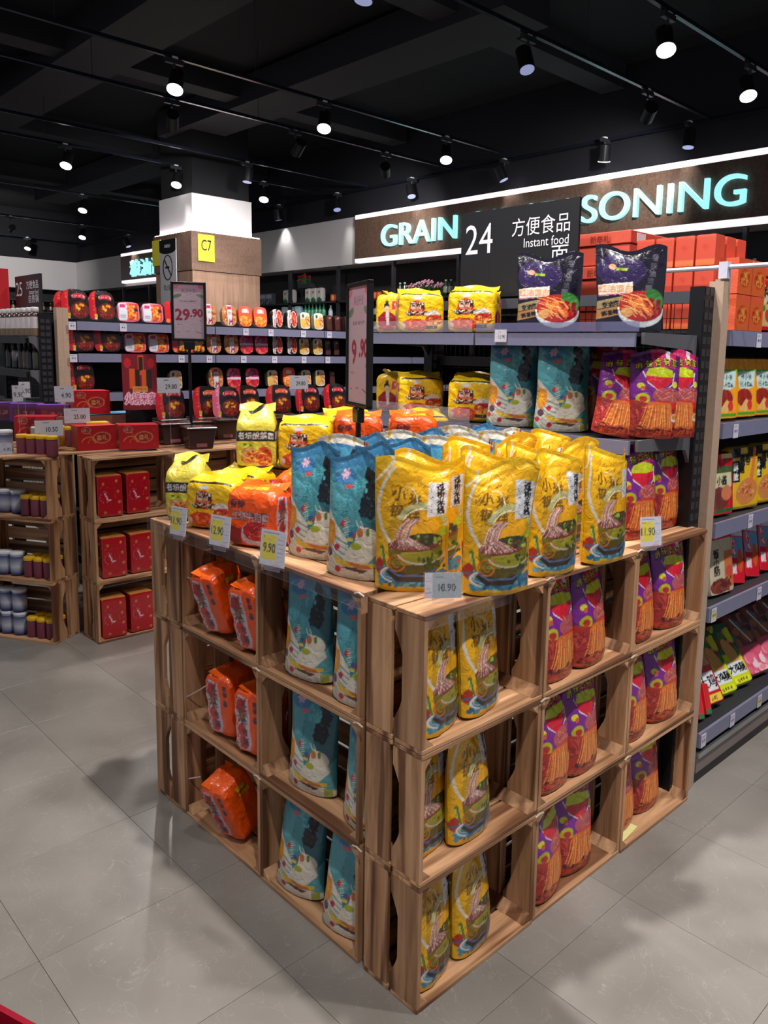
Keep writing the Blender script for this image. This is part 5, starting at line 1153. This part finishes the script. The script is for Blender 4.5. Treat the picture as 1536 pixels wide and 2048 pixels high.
def ocarton(x, y, z, w, d, h, label):
    t = empty('orange_carton', (x, y, z), 0, label, 'carton', 'orange cartons on top'); m = plain('orange_carton_card', (196, 76, 56), .6)
    MB().box(0, 0, 0, w, d, h*.6).build('carton_body', m, t, bevel=.003); MB().box(-.006, -.006, h*.6+.001, w+.006, d+.006, h).build('carton_lid', m, t, bevel=.003)
    text_obj('新年礼', .09, .03, plain('dark_orange_ink', (150, 50, 34), .5), (-.008, d*.5, h*.8), (PI/2, 0, -PI/2), 'lettering', t)
    MB().box(.04, -.0085, h*.66, .10, -.0065, h*.94).build('label', WHITEP, t)
for k in range(2): ocarton(1.55, .50, 1.6655+.1255*k, .62, .24, .124, 'orange carton under the lid carton, %s level' % ORD[k])
ocarton(1.56, .49, 1.92, .64, .26, .125, 'big orange carton with pale label on top of the stack behind sign 24')
ocarton(2.25, .30, 1.6655, .5, .3, .24, 'orange carton farther right behind the thin rail')
ocarton(1.83, .14, 1.83, .36, .24, .09, 'low orange carton beside the thin rail')
oc = simple(.7, (206, 96, 50), lambda c: (c.rect(0, .8, 1, 1, (214, 90, 60)), c.ell(.5, .45, .36, .26, (190, 60, 30)), food(c, .2, .25, .8, .65, 30, [(206, 120, 50), (160, 50, 30), (226, 150, 70)], .03)))
for i, (x, z) in enumerate([(1.60, 1.6655), (1.72, 1.6655), (1.60, 1.79), (1.72, 1.79)]): flat('snack_box', .11, .08, .122, oc, (x-.0, .09, z), (0, 0, 0), 'orange brown snack box, %s one of four beside the corner post' % ORD[i], (210, 90, 60), n=300, wr=0)
rc = simple(.8, (196, 24, 40), lambda c: (c.ell(.4, .7, .3, .2, (214, 196, 150)), c.text('鲜肉', .4, .7, .2, (30, 30, 34), rot=.5, fat=2), c.poly([(.1, .1), (.9, .1), (.9, .5), (.2, .55)], (206, 170, 110)), c.ell(.6, .3, .14, .12, (190, 60, 60)), c.ell(.4, .44, .1, .06, (70, 130, 50))))
for i in range(3): flat('red_meat_pack', .15, .04, .2, rc, (1.89+.165*i, .10, 1.668), (R(-6), 0, 0), 'red pack with cut meat picture, %s from left on the top right shelf' % ORD[i], (190, 24, 40))
ac = simple(.62, (240, 160, 30), lambda c: (c.rect(0, .74, 1, .80, (90, 190, 40)), c.poly([(.12, .76), (.9, .78), (.84, .52), (.5, .46), (.2, .5)], (200, 226, 222)), c.text('黑小猪', .5, .68, .09, (40, 60, 70)), c.text('爆汁拉面', .52, .56, .085, (40, 40, 50)), c.ell(.42, .34, .34, .15, (150, 40, 30)), c.poly([(.2, .15), (.5, .32), (.7, .26), (.5, .1)], (226, 180, 110)), c.ell(.66, .22, .11, .09, (210, 60, 50)), c.rect(.1, .05, .9, .1, (80, 160, 40))), 220)
for i in range(5): flat('amber_snack_pack', .15, .05, .225, ac, (1.58+.162*i, .09, 1.3455), (R(-5), 0, R(-8)), 'amber pack with green band, %s from left on the second right shelf' % ORD[i], (236, 150, 30))
rg = simple(.7, (196, 20, 36), lambda c: (c.rect(.5, .9, 1, 1, (226, 206, 120)), c.rect(0, .66, 1, .78, (70, 90, 50)), c.rect(.1, .44, .9, .68, (206, 200, 160)), c.text('小酱', .5, .56, .14, (40, 40, 40), fat=1), c.ell(.4, .28, .4, .18, (110, 50, 44)), c.ell(.7, .36, .22, .12, (206, 120, 80)), c.rect(.2, .04, 1, .12, (50, 100, 50))), 200)
by = simple(.72, (226, 180, 30), lambda c: (c.rect(0, .82, 1, 1, (26, 24, 26)), c.rect(.35, .88, .6, 1, (226, 190, 60)), c.text('鸡腿', .22, .66, .17, (20, 20, 22), rot=PI/2*0, fat=2), c.rect(.02, .44, .3, .78, (24, 22, 24)), c.text('酥', .16, .68, .12, (226, 226, 220), fat=1), c.text('脆', .16, .53, .12, (226, 226, 220), fat=1), c.text('飘香', .5, .76, .13, (40, 36, 40), fat=1),
     c.ell(.55, .28, .4, .2, (206, 130, 70), .3), c.line([(.7, .4), (.88, .95)], .09, (220, 120, 60)), food(c, .25, .2, .8, .4, 20, [(206, 120, 70), (180, 90, 50), (226, 160, 100)], .02), c.rect(0, 0, 1, .05, (150, 120, 20))), 220)
flat('red_snack_pack', .15, .05, .235, rg, (1.60, .09, .9915), (R(-5), 0, R(-8)), 'red pack with cream label, leftmost on the third right shelf', (190, 20, 36))
for i in range(3): flat('drumstick_snack_pack', .185, .05, .245, by, (1.80+.2*i, .09, .9915), (R(-5), 0, R(-8)), 'yellow and black drumstick pack, %s from left on the third right shelf' % ORD[i], (220, 176, 30))
sc2 = simple(.6, (196, 186, 160), lambda c: (c.rect(0, .9, 1, 1, (206, 40, 50)), c.rect(.62, .1, 1, .7, (196, 110, 60)), c.text('酱', .3, .68, .14, (50, 40, 40), fat=1), c.text('小', .3, .54, .13, (50, 40, 40), fat=1), c.text('肠', .3, .40, .14, (50, 40, 40), fat=1), c.ell(.4, .14, .4, .13, (120, 50, 40)), food(c, .1, .02, .9, .26, 20, [(140, 60, 44), (90, 36, 34)], .03), c.ell(.8, .36, .13, .09, (206, 70, 60))), 200)
flat('sausage_pack', .17, .045, .235, sc2, (1.655, .085, .6815), (R(-8), 0, R(-5)), 'beige sausage pack leaning on the fourth right shelf', (190, 180, 160))
rb = simple(.5, (212, 26, 46), lambda c: (c.rect(.1, .82, .95, .96, (206, 210, 226)), c.ell(.25, .89, .1, .06, (200, 40, 60)), c.rect(.1, .44, .95, .8, (100, 160, 206)), c.text('脆', .3, .70, .13, (220, 40, 60), fat=2), c.text('脆', .3, .70, .13, (236, 226, 230)), c.text('鸭', .36, .54, .13, (220, 40, 60), fat=2), c.text('鸭', .36, .54, .13, (236, 226, 230)), c.ell(.72, .4, .18, .2, (206, 90, 40)), c.text('腿', .3, .26, .16, (236, 220, 225), fat=2)), 200)
for i in range(3): flat('duck_snack_pack', .12, .035, .235, rb, (1.83+.14*i, .10, .6815), (R(-14), R(10), R(-6)), 'red and blue snack pack, %s from left on the fourth right shelf' % ORD[i], (196, 24, 44))
gy = simple(.5, (196, 206, 20), lambda c: (c.rect(0, .5, 1, 1, (50, 86, 60)), c.speck(0, .5, 1, 1, 14, [(120, 60, 40), (190, 206, 30), (206, 120, 90), (60, 120, 50)], .1), c.ell(.55, .5, .24, .24, (206, 150, 80), .3), c.rect(.1, .16, .9, .36, (214, 218, 222)), c.text('大鸡腿', .5, .26, .13, (26, 26, 30), fat=1), c.rect(.1, .03, .9, .12, (220, 226, 40)), c.text('香嫩美味', .5, .075, .06, (60, 60, 40))), 200)
rp = simple(.5, (196, 20, 34), lambda c: (c.rect(0, .6, 1, 1, (190, 130, 90)), c.rect(.1, .2, .9, .5, (214, 214, 218)), c.text('大鸡', .5, .35, .2, (26, 26, 30), fat=1), c.rect(.1, .03, .9, .15, (226, 200, 60)), c.text('原味', .5, .09, .08, (120, 40, 40))), 200)
pk = simple(.6, (206, 80, 110), lambda c: (c.rect(0, .45, 1, 1, (110, 60, 50)), c.speck(0, .5, 1, 1, 20, [(150, 90, 60), (80, 40, 40), (60, 100, 110)], .09), c.speck(0, 0, 1, .3, 16, [(226, 196, 206), (236, 140, 150), (214, 100, 130)], .08), c.line([(.3, .9), (.7, .5)], .03, (226, 226, 226))), 160)
flat('red_drumstick_pack', .12, .04, .25, rp, (1.715, .095, .2145), (R(-34), 0, R(-10)), 'red drumstick pack lying back on the bottom right shelf', (150, 20, 34))
for i in range(2): flat('green_drumstick_pack', .135, .035, .27, gy, (1.845+.145*i, .10, .2145), (R(-38), 0, R(-10)), '%s yellow green drumstick pack lying back on the bottom right shelf' % ('left', 'right')[i], (190, 200, 30))
for i in range(3): flat('pink_meat_pack', .17, .04, .28, pk, (2.16+.18*i, .10, .2145), (R(-38), 0, R(-8)), 'pink and brown meat pack, %s from left on the bottom right shelf' % ORD[i], (190, 70, 90))
for i in range(2): flat('red_tube_pack', .05, .05, .12, simple(.4, (214, 30, 40), lambda c: c.rect(0, 0, 1, .2, (40, 120, 60))), (1.57+.06*i, .09, .2015), (R(-20), R(12), 0), '%s small red pack low behind the corner crate' % ('left', 'right')[i], (206, 30, 40))
for nm, z, pxs in (('top', 1.607, [(1520, 0)]), ('second', 1.287, [(1474, 0)]), ('third', .934, [(1505, 0)]), ('fourth', .622, [(1432, 1), (1519, 0)]), ('bottom', .142, [(1415, 0), (1470, 0), (1521, 1)])):
    for i, (px, yl) in enumerate(pxs):
        a_ = {'top': 680, 'second': 855, 'third': 1015, 'fourth': 1200, 'bottom': 1400}[nm]; p = at(px, a_, Y=.024)
        rail_tag((p[0], .0275, z), 0, '%s tag on the %s rail of the right run' % (('left', 'middle', 'right')[i] if len(pxs) > 1 else 'only visible', nm), bool(yl), .038, .05)

# ================================================================== WALL SHELVING
ws = empty('wall_shelving', (8.02, 0, 0), 0, 'dark tall shelving along the signed wall', 'shelving unit', 'shelving units')
WZ = [1.1, 1.48, 1.82, 2.13, 2.44]
for y in np.arange(1.4, 22, 1.5): MB().box(0, y, 0, .06, y+.05, 3.05).build('upright', DGREY, ws)
for z in WZ: MB().box(.0, 1.4, z-.03, .42, 22.1, z).build('shelf_board', DGREY, ws)
MB().box(.43, 1.4, 0, .47, 22.1, 3.05).build('back_panel', BACKW, ws)
ws2 = empty('wall_shelving', (0, 22.42, 0), 0, 'dark tall shelving along the far left wall', 'shelving unit', 'shelving units')
for x in np.arange(-1, 8, 1.5): MB().box(x, 0, 0, x+.05, .06, 3.05).build('upright', DGREY, ws2)
for z in (1.82, 2.13, 2.44, 2.75): MB().box(-1, 0, z-.03, 8.0, .4, z).build('shelf_board', DGREY, ws2)
def bottle(body, label_, cap, h=.28, r=.045):
    return lathe([(0, 0), (r, 0), (r, h*.2), (r, h*.22), (r, h*.55), (r*.95, h*.6), (r*.4, h*.82), (r*.4, h*.9), (r*.45, h*.91), (r*.45, h), (0, h)], [body]*3+[label_, label_]+[body]*3+[cap]*3, 12, SHINY)
oil = bottle((30, 120, 84), (80, 160, 120), (150, 210, 200)); wtr = bottle((150, 196, 206), (206, 220, 226), (200, 210, 220), .24); yel = bottle((206, 160, 40), (220, 190, 70), (206, 60, 40)); drk = bottle((50, 26, 22), (150, 120, 90), (190, 160, 80), .26)
grn = bottle((40, 80, 40), (206, 206, 200), (206, 200, 190), .26)
redc = lathe([(0, 0), (.05, 0), (.05, .04), (.05, .09), (.05, .13), (0, .131)], [(200, 40, 24), (200, 40, 24), (226, 120, 60), (226, 120, 60), (200, 40, 24), (150, 120, 100)], 12)
ricebag = softbox(.17, .1, .27, {'front': simple(.62, (196, 192, 190), lambda c: (c.rect(0, 0, 1, .2, (30, 100, 60)), c.ell(.5, .22, .3, .12, (30, 100, 60)), c.ell(.5, .7, .2, .1, (150, 120, 110)))), 'side': (180, 178, 176)}, n=6, wr=.004, seed=4, mat=FILM, res=.012)
bluebag = softbox(.2, .1, .26, {'front': simple(.75, (176, 206, 214), lambda c: (c.ell(.5, .5, .3, .26, (214, 218, 222)), c.rect(0, 0, 1, .12, (90, 150, 80)))), 'side': (150, 190, 206)}, n=6, wr=.004, seed=4, mat=FILM, res=.012)
brown = softbox(.24, .12, .2, {'front': simple(1.2, (92, 52, 44), lambda c: (c.rect(.1, .2, .9, .5, (150, 120, 96)), c.ell(.5, .7, .3, .16, (130, 50, 40)))), 'side': (90, 50, 44)}, n=60, wr=0, mat=CARD, res=.02)
dbag = softbox(.22, .1, .22, {'front': simple(1., (60, 60, 76), lambda c: (c.rect(.05, .5, .95, .9, (150, 156, 176)), c.speck(.1, .1, .9, .4, 8, [(150, 150, 160)], .08))), 'side': (60, 60, 76)}, n=60, wr=0, mat=CARD, res=.02)
greenp = softbox(.18, .08, .22, {'front': simple(.8, (60, 150, 60), lambda c: (c.rect(0, .4, 1, .7, (206, 40, 40)), c.ell(.5, .3, .3, .2, (226, 190, 60)))), 'side': (60, 140, 60)}, n=6, wr=.004, mat=FILM, res=.012)
snack_r = softbox(.18, .08, .22, {'front': simple(.8, (206, 44, 36), lambda c: (c.rect(0, .1, 1, .3, (236, 190, 60)), c.ell(.5, .6, .3, .2, (240, 120, 60)))), 'side': (190, 40, 36)}, n=6, wr=.004, mat=FILM, res=.012)
KIND = {'oil': (oil, 'oil_bottle', 'green oil bottle', .115), 'wtr': (wtr, 'clear_bottle', 'pale clear bottle', .11), 'yel': (yel, 'oil_bottle', 'yellow oil bottle', .12), 'drk': (drk, 'sauce_bottle', 'dark sauce bottle', .11), 'grn': (grn, 'sauce_bottle', 'green bottle with pale label', .115),
        'rice': (ricebag, 'rice_bag', 'white and green rice bag', .185), 'blue': (bluebag, 'rice_bag', 'pale blue rice bag', .215), 'brn': (brown, 'food_box', 'brown food box', .26), 'dbag': (dbag, 'food_box', 'dark box with pale lettering', .24), 'gp': (greenp, 'snack_bag', 'green snack bag', .2), 'rp': (snack_r, 'snack_bag', 'red snack bag', .2), 'red': (redc, 'food_can', 'red food can', .11)}
wrow = ['lowest', 'second lowest', 'middle', 'upper', 'top']
_seen = {}
def wall_row(px0, px1, level, kind, bay, ref=600):
    z = WZ[level]; y1 = at(px0, ref, X=8.12)[1]; y0 = at(px1, ref, X=8.12)[1]; me, nm, lb, w = KIND[kind]
    n = max(1, int((y1-y0)/w))
    for i in range(n): prod(nm, me, (8.13, y1-w/2-i*w, z+.0005), -PI/2, '%s, %s in %s, %s wall shelf' % (lb, ORD[min(i, 19)], bay, wrow[level]), nm.split('_')[-1], 'goods on the wall shelving')
wall_row(522, 532, 4, 'dbag', 'bay by pillar', 580); wall_row(534, 552, 4, 'dbag', 'second bay from pillar', 580); wall_row(568, 600, 4, 'rice', 'bay three right of pillar', 580); wall_row(612, 655, 4, 'rice', 'bay left of 9.90 sign', 580)
wall_row(565, 605, 3, 'blue', 'bay right of pillar', 620); wall_row(607, 652, 3, 'oil', 'bay left of 9.90 sign', 620); wall_row(657, 668, 3, 'wtr', 'narrow bay by 9.90 sign', 620); wall_row(662, 682, 4, 'red', 'narrow bay by 9.90 sign', 580)
wall_row(737, 768, 4, 'red', 'bay right of 9.90 sign', 575)
wall_row(795, 816, 4, 'grn', 'bay left of flowers', 560); wall_row(886, 915, 4, 'grn', 'bay right of flowers', 555)
wall_row(740, 765, 3, 'grn', 'bay behind yellow packs', 620); wall_row(740, 760, 2, 'wtr', 'bay behind yellow packs', 650)
wall_row(740, 768, 1, 'gp', 'bay behind yellow packs', 690); wall_row(770, 800, 1, 'rp', 'bay under top end shelf', 690); wall_row(805, 880, 1, 'gp', 'bay under top end shelf', 690); wall_row(930, 965, 1, 'dbag', 'bay left of teal pouches', 690)
wall_row(1165, 1200, 4, 'wtr', 'bay behind black pouches', 520); wall_row(1165, 1200, 3, 'oil', 'bay behind black pouches', 570); wall_row(1500, 1536, 4, 'grn', 'bay at right edge', 500)
wall_row(225, 250, 4, 'drk', 'bay left of pillar', 590); wall_row(262, 310, 4, 'brn', 'bay by pillar', 590); wall_row(225, 310, 3, 'yel', 'bay left of pillar', 620); wall_row(165, 215, 4, 'dbag', 'farthest bay', 590)
for i in range(10): prod('sauce_bottle', drk, (5.9+.2*i, 22.55, 2.4405), 0, 'dark sauce bottle, %s from the left on the far left wall shelf' % ORD[i], 'bottle', 'goods on the far left wall shelving')
# flowers on the wall shelving
def flowers(x, y, z, w, col_, label, n=60):
    t = empty('flower_planter', (x, y, z), 0, label, 'flowers'); rs = np.random.RandomState(4)
    MB().box(-.06, -w/2, 0, .06, w/2, .08).build('planter', DGREY, t)
    f = MB(); g = MB()
    for i in range(n):
        yy = rs.uniform(-w/2, w/2); zz = .14+rs.rand()*.13*math.cos(yy/w*2.6); xx = rs.uniform(-.09, .03)
        f.cyl((xx, yy, zz), (xx-.012, yy, zz+.008), .004, .022, 6); g.cyl((xx, yy, .07), (xx, yy, zz), .004, n=4)
    o = f.build('blossoms', plain('blossom', col_, .6), t); o['kind'] = 'stuff'; o = g.build('stems', plain('stem_green', (50, 90, 46), .6), t); o['kind'] = 'stuff'
p = at(855, 570, X=8.15); flowers(8.16, p[1], WZ[4]+.0005, .85, (196, 140, 160), 'row of pink flowers on the wall shelf under the sign', 110)
p = at(612, 560, X=8.15); flowers(8.16, p[1], WZ[4]+.28+.0005, .4, (170, 20, 36), 'red roses on top of the white rice bags', 26)

# red basket at the lower left corner
t = empty('shopping_basket', (-.917, .309, 0), R(20), 'dark red plastic basket cut off by the lower left corner', 'basket')
RB = plain('dark_red_plastic', (150, 18, 40), .35)
def rr(w, d, r, n=6):
    out = []
    for cx_, cy_, a0 in ((w/2-r, -d/2+r, -90), (w/2-r, d/2-r, 0), (-w/2+r, d/2-r, 90), (-w/2+r, -d/2+r, 180)):
        out += [(cx_+r*math.cos(R(a0+90*i/n)), cy_+r*math.sin(R(a0+90*i/n))) for i in range(n+1)]
    return out
def ringmesh(z0, z1, w, d, r, s0=1, s1=1, th=.012):
    m = MB(); a = rr(w, d, r); n = len(a); V = []
    for (z, s, o) in ((z0, s0, 0), (z1, s1, 0), (z1, s1, th), (z0, s0, th)): m.v += [(x*(s-o*4), y*(s-o*4), z) for x, y in a]
    for k in range(4): m.f += [(k*n+i, k*n+(i+1) % n, ((k+1) % 4)*n+(i+1) % n, ((k+1) % 4)*n+i) for i in range(n)]
    return m
ringmesh(.008, .262, .26, .4, .07, .88, 1, .008).build('basket_wall', RB, t, smooth=False); ringmesh(.263, .29, .272, .412, .075, 1, 1, .02).build('rim', RB, t)
MB().prism([(x*.86, y*.86) for x, y in rr(.26, .4, .07)], 0, .007).build('basket_floor', RB, t)
